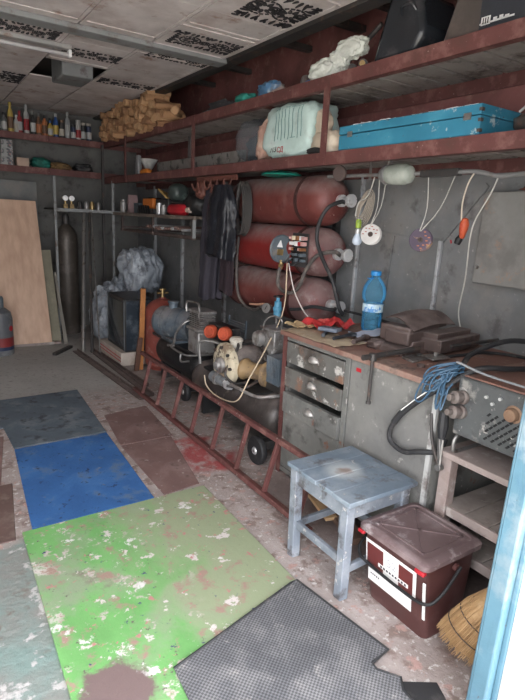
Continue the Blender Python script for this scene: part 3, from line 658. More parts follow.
for i, (p0, p1, r_, lab) in enumerate((((1.94, 2.28, BT + .03), (2.08, 2.40, BT + .032), .012, 'dark pliers-like hand tool lying on the newspaper'),
                                       ((1.95, 2.20, BT + .028), (2.13, 2.24, BT + .03), .010, 'short grey spanner on the newspaper nearest the bench front'),
                                       ((2.00, 2.09, BT + .028), (2.16, 2.16, BT + .03), .014, 'rusty steel bit lying by the paper sheet'))):
    m_ = MB().cyl(p0, p1, r_, n=10); m_.lathe([(0, -.012), (.024, -.010), (.026, .006), (.012, .012), (0, .012)], p1, n=14)
    m_.build('hand_tool', dt if i < 2 else iron, None, label=lab, cat='tool')
MB().box((2.03, 2.33, BT + .05), (.09, .12, .022), (0, .05, .5)).build('tool_case', mat('slate_case', (.12, .14, .18), [((.3, .3, .3), 10, .6, .7)], .5), None, bevel=.004, label='small slate-coloured flat case on the newspaper behind the hand tools', cat='case')
MB().lump((2.12, 2.02, BT + .024), (.12, .09, .05), 4, .2, 3).build('metal_scrap', iron, None, label='lump of rusty fittings between the paper sheet and the vise', cat='scrap')

# ================================================================ SIDE TABLE WITH WELDER
MB.OFF = V((.10, .07, -.035))
tw = mat('table_wood_pinkish', (.33, .27, .25), [((.22, .15, .13), 4, .48, .7), ((.45, .40, .37), 9, .6, .72)], .75, bump=.3)
shw = mat('table_shelf_wood', (.29, .25, .225), [((.20, .165, .15), 5, .45, .7), ((.38, .34, .31), 16, .6, .72)], .8, bump=.3)
t = thing('side_table', 'rough pinkish wooden table with two lower shelves under the welder', 'table', (2.2, 1.1, 0))
for x, y in ((1.83, 1.27), (1.83, .82), (2.45, 1.27), (2.45, .82)):
    MB().b2(x - .022, x + .034, y - .028, y + .028, .035, .660).build('leg', tw, t, bevel=.004)
MB().b2(1.785, 2.44, .79, 1.30, .661, .690).build('table_top', tw, t, bevel=.004)
for z, nm in ((.405, 0), (.235, 1)):
    k = .80
    while k < 1.2:
        MB().b2(1.832, 2.44, k, k + .115, z, z + .022).build('shelf_board', shw, t, bevel=.003); k += .12
    MB().b2(1.815, 1.831, .851, 1.239, z - .02, z + .024).build('shelf_rail', tw, t, bevel=.003)
wz = .775
weld_m = mat('welder_grey_enamel', (.115, .12, .122), [((.30, .29, .27), 9, .56, .68), ((.05, .048, .045), 5, .52, .72), ((.50, .47, .44), 24, .66, .71)], .45, .2)
t = thing('welding_transformer', 'old grey metal welding transformer with round knob and punched vent grille', 'welder', (2.05, 1.05, .69))
MB().b2(1.805, 2.42, .80, 1.262, wz, 1.035).build('case', weld_m, t, bevel=.01)
MB().b2(1.815, 2.43, .79, 1.268, 1.036, 1.044).build('top_plate', top_m, t, bevel=.002)
for y in (1.235, .82): MB().tube([(1.83, y, .775), (1.80, y, .76), (1.795, y, .72), (1.81, y, .70), (1.9, y, .698), (2.3, y, .698), (2.38, y, .72), (2.38, y, .775)], .009).build('skid', steel, t)
gm = MB()
for r in range(7):
    for k in range(8):
        y = 1.10 - k * .033 - (r % 2) * .0165; z = .915 - r * .017
        gm.prism([(-.010, -.006), (.0, -.008), (.010, .004), (.002, .008)], (1.8042, y, z), (0, -1, 0), (0, 0, 1), .0025)
gm.build('vent_grille', black_gap, t, smooth=False)
MB().lathe([(.0, .030), (.024, .028), (.028, .020), (.028, .004), (.036, .0)][::-1], (1.804, 1.00, .950), (-1, 0, 0)).build('knob', mat('brown_knob', (.27, .17, .11), [((.2, .1, .06), 9, .5, .7)], .6), t)
for y, z in ((1.12, .985), (1.06, .995), (1.09, .965)): MB().cyl((1.804, y, z), (1.794, y, z), .007, n=12).build('screw', bright, t)
for y, z in ((1.225, .95), (1.225, .885)):
    MB().lathe([(.030, 0), (.030, .012), (.022, .016), (.022, .035), (.028, .038), (.028, .055), (.014, .062), (.014, .085), (0, .086)], (1.804, y, z), (-1, .15, .1), n=16).build('terminal', mat('terminal_dusty', (.20, .17, .155), [((.15, .11, .1), 12, .5, .7)], .6, .3), t)
t = thing('welding_cable', 'thick black welding cable looping off the welder beside the bench door', 'cable', (1.75, 1.3, .6))
def lead(nm, pts, r, m, p): return MB().tube(pts, r, n=10, sub=8).build(nm, m, p)
lead('cable', [(2.45, .98, 1.06), (2.2, 1.10, 1.062), (2.0, 1.15, 1.072), (1.86, 1.22, 1.068), (1.79, 1.30, .985), (1.755, 1.40, .90), (1.76, 1.52, .77), (1.765, 1.57, .68), (1.765, 1.555, .625), (1.770, 1.48, .605), (1.775, 1.40, .635), (1.82, 1.325, .66), (1.86, 1.325, .71)], .0125, rubber, t)
lead('cable_sleeve', [(1.767, 1.345, .955), (1.756, 1.42, .882), (1.759, 1.50, .80), (1.764, 1.55, .73)], .016, rubber, t)
lead('cable_tape', [(1.752, 1.345, .965), (1.742, 1.42, .892), (1.744, 1.50, .81)], .003, wl, t)
lead('cable', [(2.5, 1.10, 1.06), (2.44, 1.24, 1.11), (2.30, 1.36, 1.125), (2.12, 1.42, 1.07), (2.02, 1.40, 1.03), (1.93, 1.36, 1.0)], .013, rubber, t)
t = thing('electrode_holder', 'steel welding clamp hanging with black grip beside the table corner', 'clamp', (1.76, 1.28, .6))
lead('grip', [(1.79, 1.30, .86), (1.78, 1.29, .80), (1.775, 1.285, .745)], [.020, .024, .016], rubber, t)
MB().bar((1.776, 1.295, .745), (1.770, 1.275, .62), .012, .018).bar((1.772, 1.275, .745), (1.766, 1.270, .62), .010, .014).cyl((1.755, 1.272, .615), (1.782, 1.272, .615), .016, n=12).build('jaw', steel, t, bevel=.002)
MB().tube([(1.80, 1.37, .83), (1.79, 1.35, .74), (1.775, 1.31, .67), (1.768, 1.275, .63)], .008).build('arm', dark_steel, t)
wire_b = mat('blue_wire', (.05, .11, .18), [((.15, .22, .29), 7, .5, .7)], .5)
rnd = random.Random(5); w_ = MB()
for k in range(15):
    a = rnd.uniform(-.03, .03); ln = rnd.uniform(.07, .19); yy = 1.28; sp = rnd.uniform(.02, .135)
    top = V((1.80 + a, 1.27 + rnd.uniform(-.02, .02), 1.065 + rnd.uniform(-.02, .025)))
    w_.tube([top + V((.03, .03, -.03)), top, top + V((-.045, sp * .45, -.02)), top + V((-.055, sp * .8, -ln * .5)), top + V((-.055, sp, -ln)), top + V((-.05, sp * .75, -ln * 1.04)), top + V((-.035, sp * .4, -ln * .55)), top + V((-.01, .03, -.04))], .0042, n=6, sub=6)
w_.build('wire_coil', wire_b, None, label='blue wire coil hanging over the welder corner', cat='wire coil')
MB().tube([(1.80, 1.27, 1.085), (1.77, 1.25, 1.10), (1.80, 1.15, 1.075), (1.83, 1.0, 1.062), (1.86, .85, 1.056)], .005).build('wire', mat('grey_wire', (.22, .23, .24), (), .6), None, label='single grey wire running along the welder top edge', cat='wire')
lead('extension_cord', [(2.05, 1.70, .992), (2.15, 1.64, .990), (2.3, 1.62, .990), (2.5, 1.60, .990), (2.6, 1.45, .990), (2.62, 1.2, .990), (2.64, 1.0, .990)], .008, rubber, None)
MB.OFF = V((0, 0, 0))
tag(bpy.data.objects['extension_cord'], 'black cord lying along the bench top behind the iron block', 'cord')

# ================================================================ STRAW BROOM beside the post
straw = mat('straw', (.40, .25, .12), [((.52, .36, .20), 8, .5, .7), ((.24, .13, .06), 11, .52, .72)], .8)
t = thing('straw_broom', 'straw broom head leaning behind the blue door post', 'broom', (1.62, .93, 0))
apex = V((1.755, .865, .345)); tipc = V((1.625, .985, .03)); rnd = random.Random(3)
axd = (tipc - apex).normalized(); sa = axd.cross(V((1, 1.2, 0)).normalized()).normalized(); sa = V((.62, -.25, .55)).normalized(); sa = (sa - axd * sa.dot(axd)).normalized(); sb = axd.cross(sa)
cr = MB(); cr.lathe([(0, 0), (.042, .02), (.075, .10), (.095, .18), (.100, .25), (.092, .31), (.045, .335), (0, .33)], apex, axd, n=24)
for v in cr.bm.verts:
    d_ = v.co - apex; k = d_.dot(sb); v.co -= sb * k * .15; v.co.z = max(v.co.z, .004)
cr.build('straw_core', straw, t)
br = MB()
for k in range(620):
    a = rnd.uniform(0, 2 * math.pi); q = math.sqrt(rnd.uniform(.55, 1)); ln = rnd.uniform(.31, .34)
    def pt(u):
        r_ = (.02 + .086 * math.sin(min(1, u * 1.25) * math.pi / 2)) * q * 1.03
        p = apex + axd * (ln * u) + sa * math.cos(a) * r_ + sb * math.sin(a) * r_ * .86
        p.z = max(p.z, .004); return p
    ps = [pt(u) for u in (0.05, .3, .55, .8)] + [pt(1) + V((rnd.uniform(-.005, .005), rnd.uniform(-.005, .005), rnd.uniform(0, .01)))]
    br.tube(ps, [.0018, .0009], n=3, raw=True, closed_caps=False)
br.build('bristles', straw, t, smooth=False)
for u in (.14, .2, .26):
    st = MB(); P = []
    for k in range(25):
        a = 2 * math.pi * k / 24; r_ = .02 + .089 * math.sin(min(1, u / .36 * 1.25) * math.pi / 2)
        P.append(apex + axd * u + sa * math.cos(a) * r_ + sb * math.sin(a) * r_ * .88)
    st.tube(P, .0022, n=5, raw=True); st.build('stitching', mat('dark_twine', (.08, .06, .05), (), .8), t)
MB().cyl(apex + axd * .02, apex - axd * .06, .016, n=10).build('handle', tw, t)

# ================================================================ GAS CYLINDERS ON THE WALL
cyl_m = mat('cylinder_red_dusty', (.185, .052, .045), [((.22, .11, .10), 3.2, .46, .72), ((.12, .03, .025), 5, .55, .72), ((.50, .42, .38), 34, .72, .76)], .45, .1, dust=1.0)
cyl_clean = mat('cylinder_red', (.26, .030, .028), [((.22, .09, .08), 4, .52, .74), ((.55, .3, .27), 30, .74, .78)], .42, .1, dust=1.0)
cyl_dust = mat('cylinder_dusty_end', (.235, .130, .125), [((.24, .06, .055), 4, .45, .7), ((.33, .25, .24), 7, .55, .72)], .6, .1, dust=.6)
CX, CR = 2.555, .180
def tank(z, y0, y1, lab, m, endm):
    t = thing('gas_cylinder', lab, 'gas cylinder', (CX, (y0 + y1) / 2, z - CR))
    L = y1 - y0
    prof = [(0.02, 0), (.055, .004), (.10, .022), (.14, .055), (.165, .095), (.177, .14), (CR, .19)]
    endp = prof + [(CR, .30)]
    MB().lathe(endp, (CX, y0, z), (0, 1, 0), n=40).build('end_cap', endm, t)
    MB().lathe([(CR + .0006, .295), (CR + .0006, L - .19)] + [(r, L - d) for r, d in prof[::-1]], (CX, y0, z), (0, 1, 0), n=40).build('shell', m, t)
    for yb in (y0 + .27, y1 - .22): MB().lathe([(CR + .001, 0), (CR + .006, .001), (CR + .006, .034), (CR + .001, .035)], (CX, yb, z), (0, 1, 0), n=40).build('strap', mat('strap_dark_red', (.06, .025, .022), [((.15, .1, .09), 9, .55, .7)], .6), t)
    v = MB().lathe([(.042, -.0), (.042, -.03), (.024, -.034), (.024, -.075), (.032, -.078), (.032, -.092), (0, -.092)][::-1], (CX, y0, z), (0, 1, 0), n=16)
    v.cyl((CX - .01, y0 - .055, z), (CX + .05, y0 - .055, z - .02), .011, n=10); v.build('valve', bright, t)
    h = MB()
    for k in range(12):
        a = k * math.pi / 6; h.box((CX + .036 * math.cos(a), y0 - .112, z + .036 * math.sin(a)), (.016, .024, .018), (0, -a, 0))
    h.cyl((CX, y0 - .098, z), (CX, y0 - .126, z), .037, n=20); h.build('handwheel', bright, t)
    return t
tank(1.757, 2.935, 4.31, 'topmost of the three red gas cylinders lying along the wall', cyl_m, cyl_m)
tank(1.388, 2.925, 4.34, 'middle red gas cylinder on the wall with gauge box and circuit board on it', cyl_clean, cyl_dust)
tank(1.016, 2.955, 4.35, 'lowest red gas cylinder on the wall, just behind the bench end', cyl_m, cyl_dust)
for y in (3.2, 4.1):
    rk = MB(); rk.b2(2.745, 2.79, y - .02, y + .02, .80, 1.96)
    for z in (1.574, 1.204, .83): rk.b2(2.50, 2.79, y - .02, y + .02, z - .003 - .008, z - .003 if z > 1.0 else z)
    rk.build('wall_bracket', dark_steel, None, label='dark steel bracket holding the red cylinders, %s' % ('near the valves' if y < 4 else 'at their far ends'), cat='bracket')
# pressure switch box + circuit board on the middle cylinder
t = thing('pressure_gauge', 'round grey pressure gauge drum fixed on the middle red cylinder', 'gauge', (2.36, 3.30, 1.30))
gx, gy, gz = 2.355, 3.345, 1.395
gdir = V((-.93, -.28, .15)).normalized()
slate = mat('slate_blue_enamel', (.11, .135, .155), [((.22, .2, .19), 9, .55, .7)], .45)
MB().lathe([(0, -.06), (.100, -.06), (.106, -.055), (.106, .0), (.100, .004), (.092, -.004), (0, -.004)], (gx, gy, gz), gdir, n=36).build('drum', slate, t)
fa = gdir.cross(V((0, 0, 1))).normalized(); fb = fa.cross(gdir)
MB().prism([(-.02, .01), (.035, .01), (.012, .06), (.005, .062)], V((gx, gy, gz)) + gdir * .001, fa, fb, .003).build('dial_plate', white_paint, t)
MB().prism([(-.03, -.05), (.03, -.05), (.03, -.005), (-.03, -.005)], V((gx, gy, gz)) - gdir * .003, fa, fb, .003).build('dial_face', brass, t)
MB().cyl((gx, gy - .02, gz - .085), (gx, gy - .02, gz - .15), .014, n=12).cyl((gx, gy - .02, gz - .115), (gx, gy - .02, gz - .135), .022, n=6).build('fitting', brass, t)
t = thing('control_board', 'open control board with coils and brass terminals beside the gauge drum', 'circuit board', (2.36, 3.12, 1.30))
MB().box((2.368, 3.115, 1.40), (.01, .18, .24)).build('board', mat('board_dark', (.05, .045, .045), (), .6), t)
rnd = random.Random(11)
colz = [mat('coil_copper', (.42, .2, .1), (), .4, .6), white_paint, mat('part_cream', (.75, .66, .48), (), .6), redm, mat('part_pink', (.6, .35, .32), (), .6), black_gap]
for r in range(5):
    for k in range(5):
        hh = rnd.uniform(.02, .055)
        MB().box((2.362 - hh / 2, 3.042 + k * .036 + rnd.uniform(-.004, .004), 1.485 - r * .039), (hh, rnd.uniform(.018, .033), rnd.uniform(.018, .034))).build('component', colz[rnd.choice((0, 1, 2, 4, 2, 1, 5, 3))] if r < 3 else black_gap if k % 2 else slate, t, bevel=.002)
MB().tube([(2.33, 3.08, 1.32), (2.31, 3.12, 1.29), (2.32, 3.18, 1.31), (2.33, 3.15, 1.33)], .008).build('lead', rubber, t)
# hoses of the cylinders
hs = mat('hose_grey', (.10, .088, .082), [((.2, .17, .15), 9, .5, .7)], .6)
def loose(nm, pts, r, m, lab, cat, **k): return tag(MB().tube(pts, r, n=8, sub=8, **k).build(nm, m, None), lab, cat)
loose('hose', [(2.545, 2.875, 1.745), (2.47, 2.83, 1.745), (2.37, 2.84, 1.70), (2.345, 2.89, 1.60), (2.345, 2.90, 1.48), (2.35, 2.83, 1.36), (2.36, 2.72, 1.22), (2.40, 2.68, 1.05), (2.44, 2.68, 1.0)], .014, rubber, 'black hose hanging from the valve of the top red cylinder', 'hose')
loose('hose', [(2.53, 2.86, 1.385), (2.44, 2.82, 1.41), (2.36, 2.90, 1.38), (2.345, 3.0, 1.27), (2.34, 3.05, 1.16), (2.335, 3.13, 1.09), (2.335, 3.25, 1.085), (2.335, 3.32, 1.13), (2.34, 3.325, 1.23), (2.352, 3.325, 1.25)], .014, hs, 'grey hose looping from the gauge drum to the middle cylinder valve', 'hose')
loose('hose', [(2.55, 2.88, 1.01), (2.45, 2.80, 1.01), (2.36, 2.9, 1.02), (2.33, 3.02, .985), (2.30, 3.1, .972)], .012, rubber, 'short black hose from the lowest cylinder valve toward the regulator', 'hose')
loose('hose', [(2.56, 2.80, 1.0), (2.60, 2.55, .99), (2.66, 2.3, .965), (2.70, 2.1, .958)], .009, rubber, 'thin black hose running along the wall behind the water bottle', 'hose')
loose('hose', [(2.36, 3.98, 1.45), (2.355, 3.99, 1.25), (2.35, 3.95, 1.0), (2.335, 3.82, .90), (2.31, 3.62, .88), (2.28, 3.45, .935)], .013, hs, 'dark hose hanging across the far end of the red cylinders', 'hose')
copper = mat('copper_wire_insulated', (.50, .28, .19), (), .5, bump=0)
loose('copper_pipe', [(2.28, 3.62, .93), (2.27, 3.5, .945), (2.265, 3.4, .965), (2.27, 3.30, .965)], .010, copper, 'bare copper pipe leading into the blue regulator', 'pipe')
loose('wire', [(2.30, 3.17, 1.30), (2.20, 3.04, .99), (2.02, 2.96, .75), (1.85, 2.905, .55), (1.80, 2.945, .40), (1.79, 3.06, .345), (1.78, 3.25, .335), (1.775, 3.38, .37), (1.775, 3.42, .44)], .0045, mat('cream_wire', (.62, .50, .36), (), .6), 'cream wire hanging from the control board across the compressor', 'wire')
loose('wire', [(2.30, 3.15, 1.30), (2.25, 3.0, 1.13), (2.22, 2.85, 1.02), (2.20, 2.76, .985)], .0045, mat('pale_wire', (.75, .68, .64), (), .6), 'pale wire running from the control board down to the red rag', 'wire')
# blue regulator with dial
t = thing('air_regulator', 'small blue air regulator with a round white dial beneath the red cylinders', 'regulator', (2.25, 3.2, .90))
blu = mat('regulator_blue', (.09, .30, .46), [((.2, .3, .35), 9, .55, .7)], .4)
MB().lathe([(0, 0), (.020, 0), (.030, .01), (.030, .05), (.036, .055), (.036, .075), (.030, .08), (.026, .12), (.014, .125), (.014, .15), (0, .15)], (2.26, 3.20, .895), n=20).build('body', blu, t)
MB().lathe([(0, 0), (.036, 0), (.038, .006), (.038, .026), (.034, .026)], (2.225, 3.28, .955), (-.88, -.42, .1), n=24).build('dial_ring', steel, t)
MB().lathe([(0, .024), (.033, .024)], (2.225, 3.28, .955), (-.88, -.42, .1), n=24).build('dial_face', white_paint, t)
MB().box((2.197, 3.267, .962), (.003, .003, .034), (.5, 0, .4)).build('needle', black_gap, t)
MB().lathe([(0, 0), (.03, 0), (.03, .012), (0, .012)], (2.26, 3.20, 1.047), n=12).cyl((2.22, 3.20, 1.055), (2.30, 3.20, 1.055), .008).build('tap', black_gap, t)
MB().cyl((2.26, 3.205, .64), (2.26, 3.205, .896), .014, n=10).build('stand_pipe', steel, t)

# ================================================================ COMPRESSORS
def horiz_tank(t, x, z, r, y0, y1, m, nm='tank'):
    L = y1 - y0; p = [(0, 0), (r * .45, .012), (r * .75, .035), (r * .93, .07), (r, .11)]
    MB().lathe(p + [(r, L - .11)] + [(a, L - b) for a, b in p[::-1]], (x, y0, z), (0, 1, 0), n=36).build(nm, m, t)
tk = mat('tank_black_brown', (.050, .042, .039), [((.12, .09, .075), 4, .55, .75), ((.2, .17, .15), 16, .64, .74)], .35, .2, dust=.45)
blg = mat('motor_blue_grey', (.115, .145, .175), [((.20, .21, .22), 6, .5, .7), ((.06, .07, .08), 9, .55, .72)], .5, .2, dust=.5)
cream = mat('cream_flaking_paint', (.56, .49, .36), [((.27, .20, .14), 9, .53, .60), ((.13, .10, .08), 15, .60, .66)], .6, .1)
cast = mat('cast_aluminium', (.33, .32, .31), [((.17, .14, .13), 8, .5, .68), ((.5, .48, .46), 18, .62, .72)], .45, .5, dust=.4)
def wheel(t, x, y, r, hub=steel):
    w0 = MB().lathe([(r * .72, -.02), (r * .92, -.022), (r, -.012), (r, .012), (r * .92, .022), (r * .72, .02)], (x, y, r), (1, 0, 0), n=28).build('wheel', rubber, t)
    h_ = MB().lathe([(r * .74, .016), (r * .70, -.006), (r * .3, -.016), (r * .22, -.028), (0, -.03)], (x, y, r), (1, 0, 0), n=24).build('hub', hub, t); h_.parent = w0
# near compressor
t = thing('air_compressor', 'nearer air compressor with cream flaking motor on a long black tank', 'compressor', (2.0, 3.3, 0))
TX, TZ, TR = 2.02, .285, .152
horiz_tank(t, TX, TZ, TR, 2.66, 3.92, tk)
wheel(t, 1.83, 2.735, .098, bright); wheel(t, 2.22, 2.735, .098)
MB().cyl((1.80, 2.735, .098), (2.25, 2.735, .098), .010).build('axle', steel, t)
MB().b2(1.87, 2.17, 2.70, 2.76, .10, .16).build('axle_bracket', black_paint, t)
MB().b2(1.93, 2.11, 3.72, 3.76, .0, .17).build('foot', black_paint, t)
MB().b2(1.87, 2.17, 2.86, 3.62, TZ + TR - .005, TZ + TR + .012).build('motor_plate', black_paint, t)
my, mz = 3.28, .550
mo = MB().lathe([(0, .0), (.06, 0), (.066, -.012), (.12, -.012), (.150, -.0), (.162, .012), (.162, .045), (.135, .055), (.0, .056)], (1.85, my, mz), (1, 0, 0), n=36).build('motor', cream, t)
MB().lathe([(0, .057), (.128, .058), (.128, .27), (.122, .29), (.10, .33), (0, .34)], (1.85, my, mz), (1, 0, 0), n=32).build('motor_casing', mat('dusty_brown_casing', (.17, .145, .13), [((.30, .26, .22), 7, .5, .68), ((.08, .06, .05), 11, .56, .68)], .6, .2, dust=.6), t)
for k in range(8):
    a = k * math.pi / 4; b_ = MB().cyl((1.85, my + .130 * math.cos(a), mz + .130 * math.sin(a)), (1.828, my + .130 * math.cos(a), mz + .130 * math.sin(a)), .013, n=6).build('bolt', dark_steel, t); b_.parent = mo
hb = MB().lathe([(.06, 0), (.055, -.025), (.035, -.032), (.030, -.05), (0, -.05)], (1.838, my, mz), (1, 0, 0), n=20).build('hub', cast, t); hb.parent = mo
MB().box((1.97, my, mz - .13), (.20, .20, .04)).build('motor_foot', cast, t, bevel=.006)
MB().lathe([(.045, 0), (.045, .05), (.052, .055), (.052, .07), (.035, .085), (0, .085)], (1.96, my, mz + .115), n=20).build('oil_cap', mat('cap_cream', (.55, .51, .44), [((.3, .25, .2), 9, .55, .7)], .5), t)
MB().lathe([(0, 0), (.075, 0), (.080, .02), (.062, .05), (.058, .12), (.070, .17), (.090, .19), (.090, .22), (.05, .23), (0, .23)], (1.95, 3.15, .545), (.40, -.90, -.02), n=24).build('yellow_housing', mat('ochre_paint', (.30, .20, .10), [((.20, .14, .09), 8, .5, .66), ((.12, .09, .07), 13, .6, .68)], .6), t, label='ochre housing')
# handle tube
MB().tube([(1.86, 3.66, .46), (1.85, 3.66, .60), (1.86, 3.64, .650), (1.92, 3.57, .655), (1.97, 3.50, .64)], .012).build('handle', steel, t)
MB().tube([(1.82, 3.10, .455), (1.83, 2.80, .46), (1.90, 2.72, .47), (2.10, 2.70, .47)], .012).build('handle', cast, t)
MB().tube([(2.0, 3.36, .69), (1.93, 3.20, .70), (1.86, 3.18, .60), (1.83, 3.20, .50), (1.86, 3.12, .45), (1.92, 3.05, .47)], .011).build('pipe', dark_steel, t)
MB().tube([(1.98, 2.98, .50), (1.87, 2.96, .47), (1.86, 3.06, .44), (1.80, 3.12, .44)], .011).build('pipe', dark_steel, t)
MB().tube([(2.05, 3.32, .70), (2.06, 3.12, .74), (2.04, 2.98, .66), (2.04, 2.90, .58)], .015).build('pipe', dark_steel, t)
# fan and finned pump block of the near compressor
b = MB()
for k in range(9): b.box((2.08, 2.78 + k * .018, .60), (.16, .008, .19))
b.box((2.09, 2.85, .60), (.12, .15, .16)); b.build('fins', blg, t, bevel=.002)
MB().box((2.10, 2.86, .48), (.18, .20, .06)).build('pump_base', dark_steel, t, bevel=.006)
b = MB(); b.box((2.12, 3.02, .77), (.12, .17, .15)); b.box((2.12, 3.02, .855), (.14, .20, .02)); b.box((2.10, 3.0, .67), (.09, .10, .10)); b.build('cylinder_head', cast, t, bevel=.008)
MB().lathe([(0, 0), (.055, 0), (.06, .02), (.05, .05), (0, .055)], (2.055, 3.09, .775), (-1, 0, 0), n=18).build('intake', cast, t)
MB().tube([(2.12, 2.95, .86), (2.11, 2.93, .93), (2.09, 3.0, .95), (2.07, 3.07, .91), (2.06, 3.09, .83)], .007).build('pipe', steel, t)
# grey cylinder valve unit on the tank shoulder
g_ = MB().lathe([(.0, 0), (.040, 0), (.044, .012), (.044, .19), (.040, .20), (0, .20)], (1.835, 3.40, .435), (.12, -.99, -.02), n=20).build('silencer', mat('silencer_grey', (.22, .235, .25), [((.12, .11, .1), 9, .55, .7)], .5, .3), t)
MB().lathe([(.018, -.015), (.030, -.012), (.050, .0), (.050, .035), (.0, .036)], (1.86, 3.21, .43), (.12, -.99, -.02), n=6).build('end_nut', bright, t)
MB().lathe([(0, -.012), (.052, -.01), (.052, .02), (.0, .021)], (1.84, 3.33, .434), (.12, -.99, -.02), n=6).build('end_nut', cast, t)

# far compressor
t = thing('air_compressor', 'farther air compressor with blue-grey motor and two orange-red filters', 'compressor', (2.05, 4.4, 0))
horiz_tank(t, 2.12, .29, .15, 3.99, 4.95, mat('tank_black', (.025, .025, .027), [((.08, .07, .065), 5, .55, .75)], .4, .2))
wheel(t, 1.93, 4.08, .085, cast); MB().cyl((1.92, 4.08, .085), (2.3, 4.08, .085), .01).build('axle', steel, t)
MB().b2(1.97, 2.27, 4.05, 4.11, .09, .17).build('axle_bracket', black_paint, t)
MB().b2(2.02, 2.22, 4.80, 4.84, 0, .17).build('foot', black_paint, t)
MB().b2(1.97, 2.27, 3.96, 4.95, .425, .445).build('motor_plate', black_paint, t)
md_ = V((.42, -.90, 0)).normalized(); mo_ = V((1.975, 4.80, .60))
m0 = MB().lathe([(0, -.01), (.08, .0), (.125, .02), (.145, .05), (.15, .09), (.15, .42), (.14, .45), (0, .46)], mo_, md_, n=32).build('motor', blg, t)
for x in (.12, .22, .32): q_ = MB().lathe([(.150, 0), (.155, .002), (.155, .014), (.150, .016)], mo_ + md_ * x, md_, n=32).build('band', blg, t); q_.parent = m0
MB().lathe([(.045, 0), (.045, .05), (.055, .055), (.055, .07), (.0, .075)], (2.05, 4.62, .74), n=18).build('oil_cap', blg, t)
MB().box((2.07, 4.55, .455), (.22, .30, .03)).build('motor_foot', blg, t, bevel=.004)
MB().tube([(2.13, 4.40, .73), (2.10, 4.22, .72), (1.98, 4.22, .68), (1.93, 4.28, .58), (1.92, 4.32, .47), (1.90, 4.40, .44)], .012).build('pipe', steel, t)
b = MB(); b.box((2.05, 4.02, .55), (.17, .20, .20)); b.box((2.05, 4.02, .665), (.20, .23, .03)); b.build('crankcase', cast, t, bevel=.015)
b = MB()
for k in range(7): b.box((2.05, 4.02, .69 + k * .017), (.15, .22, .008))
b.box((2.05, 4.02, .74), (.10, .17, .12)); b.box((2.05, 4.02, .815), (.16, .23, .025)); b.build('cylinder_head', cast, t, bevel=.003)
MB().tube([(1.95, 4.12, .80), (1.95, 4.12, .88), (1.97, 4.05, .895), (1.97, 3.95, .895), (1.96, 3.90, .87), (1.96, 3.90, .78)], .010).build('pipe', steel, t)
MB().tube([(1.90, 4.25, .47), (1.87, 4.25, .46), (1.86, 3.96, .46), (1.95, 3.90, .46), (2.15, 3.88, .46)], .009).build('handle', steel, t)
MB().tube([(1.87, 4.05, .46), (1.87, 4.05, .38), (1.95, 4.05, .37)], .009).build('handle', steel, t)
fil = mat('filter_orange_red', (.52, .095, .045), [((.35, .06, .03), 9, .5, .7)], .5)
for y, z in ((3.70, .705), (3.47, .735)):
    f0 = MB().lathe([(0, 0), (.050, 0), (.056, .01), (.056, .04), (.048, .055), (0, .057)], (1.985, y, z), (-.87, -.47, .1), n=28).build('filter', fil, t, label='orange-red round filter')
    r0 = MB().lathe([(.030, .055), (.034, .06), (.036, .055)], (1.985, y, z), (-.87, -.47, .1), n=20).build('filter_ring', fil, t); r0.parent = f0
MB().box((2.08, 3.68, .69), (.12, .32, .13)).build('intake_block', black_paint, t, bevel=.01)
b = MB()
for k in range(8): b.cyl((2.25, 3.62 + k * .0001, .60 + k * .022), (2.25, 3.90, .60 + k * .022), .005, n=6)
b.bar((2.25, 3.62, .58), (2.25, 3.62, .79), .012, .012); b.bar((2.25, 3.90, .58), (2.25, 3.90, .79), .012, .012); b.build('fan_guard', blg, t)

# ================================================================ LADDER lying on its side
t = thing('ladder', 'red-painted steel ladder lying on its edge along the floor in front of the compressors', 'ladder', (1.67, 3.3, 0))
for (x, z, nm) in ((1.630, .022, 'rail'), (1.705, .355, 'rail')):
    MB().bar((x, 1.90, z), (x, 4.54, z), .044, .030, up=(.2, 0, 1)).build(nm, rust_paint, t, bevel=.004)
for k in range(8):
    y = 1.99 + k * .332
    MB().bar((1.633, y + .02, .035), (1.702, y, .345), .028, .022, up=(0, 1, 0)).build('rung', rust_paint, t, bevel=.003)

# ================================================================ BACK AREA
redt = mat('propane_red', (.26, .065, .050), [((.20, .06, .05), 4, .5, .7), ((.33, .2, .17), 12, .6, .75)], .5)
t = thing('propane_tank', 'upright red propane tank with valve behind the blue-grey motor', 'gas cylinder', (2.16, 5.15, 0))
p = [(0, .03), (.15, .03), (.175, .055), (.182, .08), (.182, .60), (.170, .66), (.12, .715), (.06, .745), (.035, .75), (.035, .765), (0, .765)]
MB().lathe(p, (2.16, 5.15, 0), n=36).build('body', redt, t)
MB().lathe([(.11, 0), (.13, 0), (.135, .05), (.12, .05)], (2.16, 5.15, 0), n=30).build('base_ring', redt, t)
MB().lathe([(.183, 0), (.186, .003), (.186, .018), (.183, .02)], (2.16, 5.15, .35), n=36).build('band', redt, t)
MB().cyl((2.16, 5.15, .76), (2.16, 5.15, .84), .018, n=12).cyl((2.10, 5.15, .81), (2.22, 5.15, .81), .012).lathe([(0, 0), (.035, 0), (.035, .015), (0, .015)], (2.16, 5.15, .84), n=14).build('valve', brass, t)
steel_w = mat('weathered_wood_orange', (.48, .20, .065), [((.36, .14, .05), 6, .5, .7)], .6)
MB().bar((1.925, 5.17, 0), (1.950, 5.15, .86), .05, .03, up=(0, 1, 0)).build('wooden_batten', steel_w, None, bevel=.004, label='orange varnished wooden batten standing beside the black crate', cat='batten')
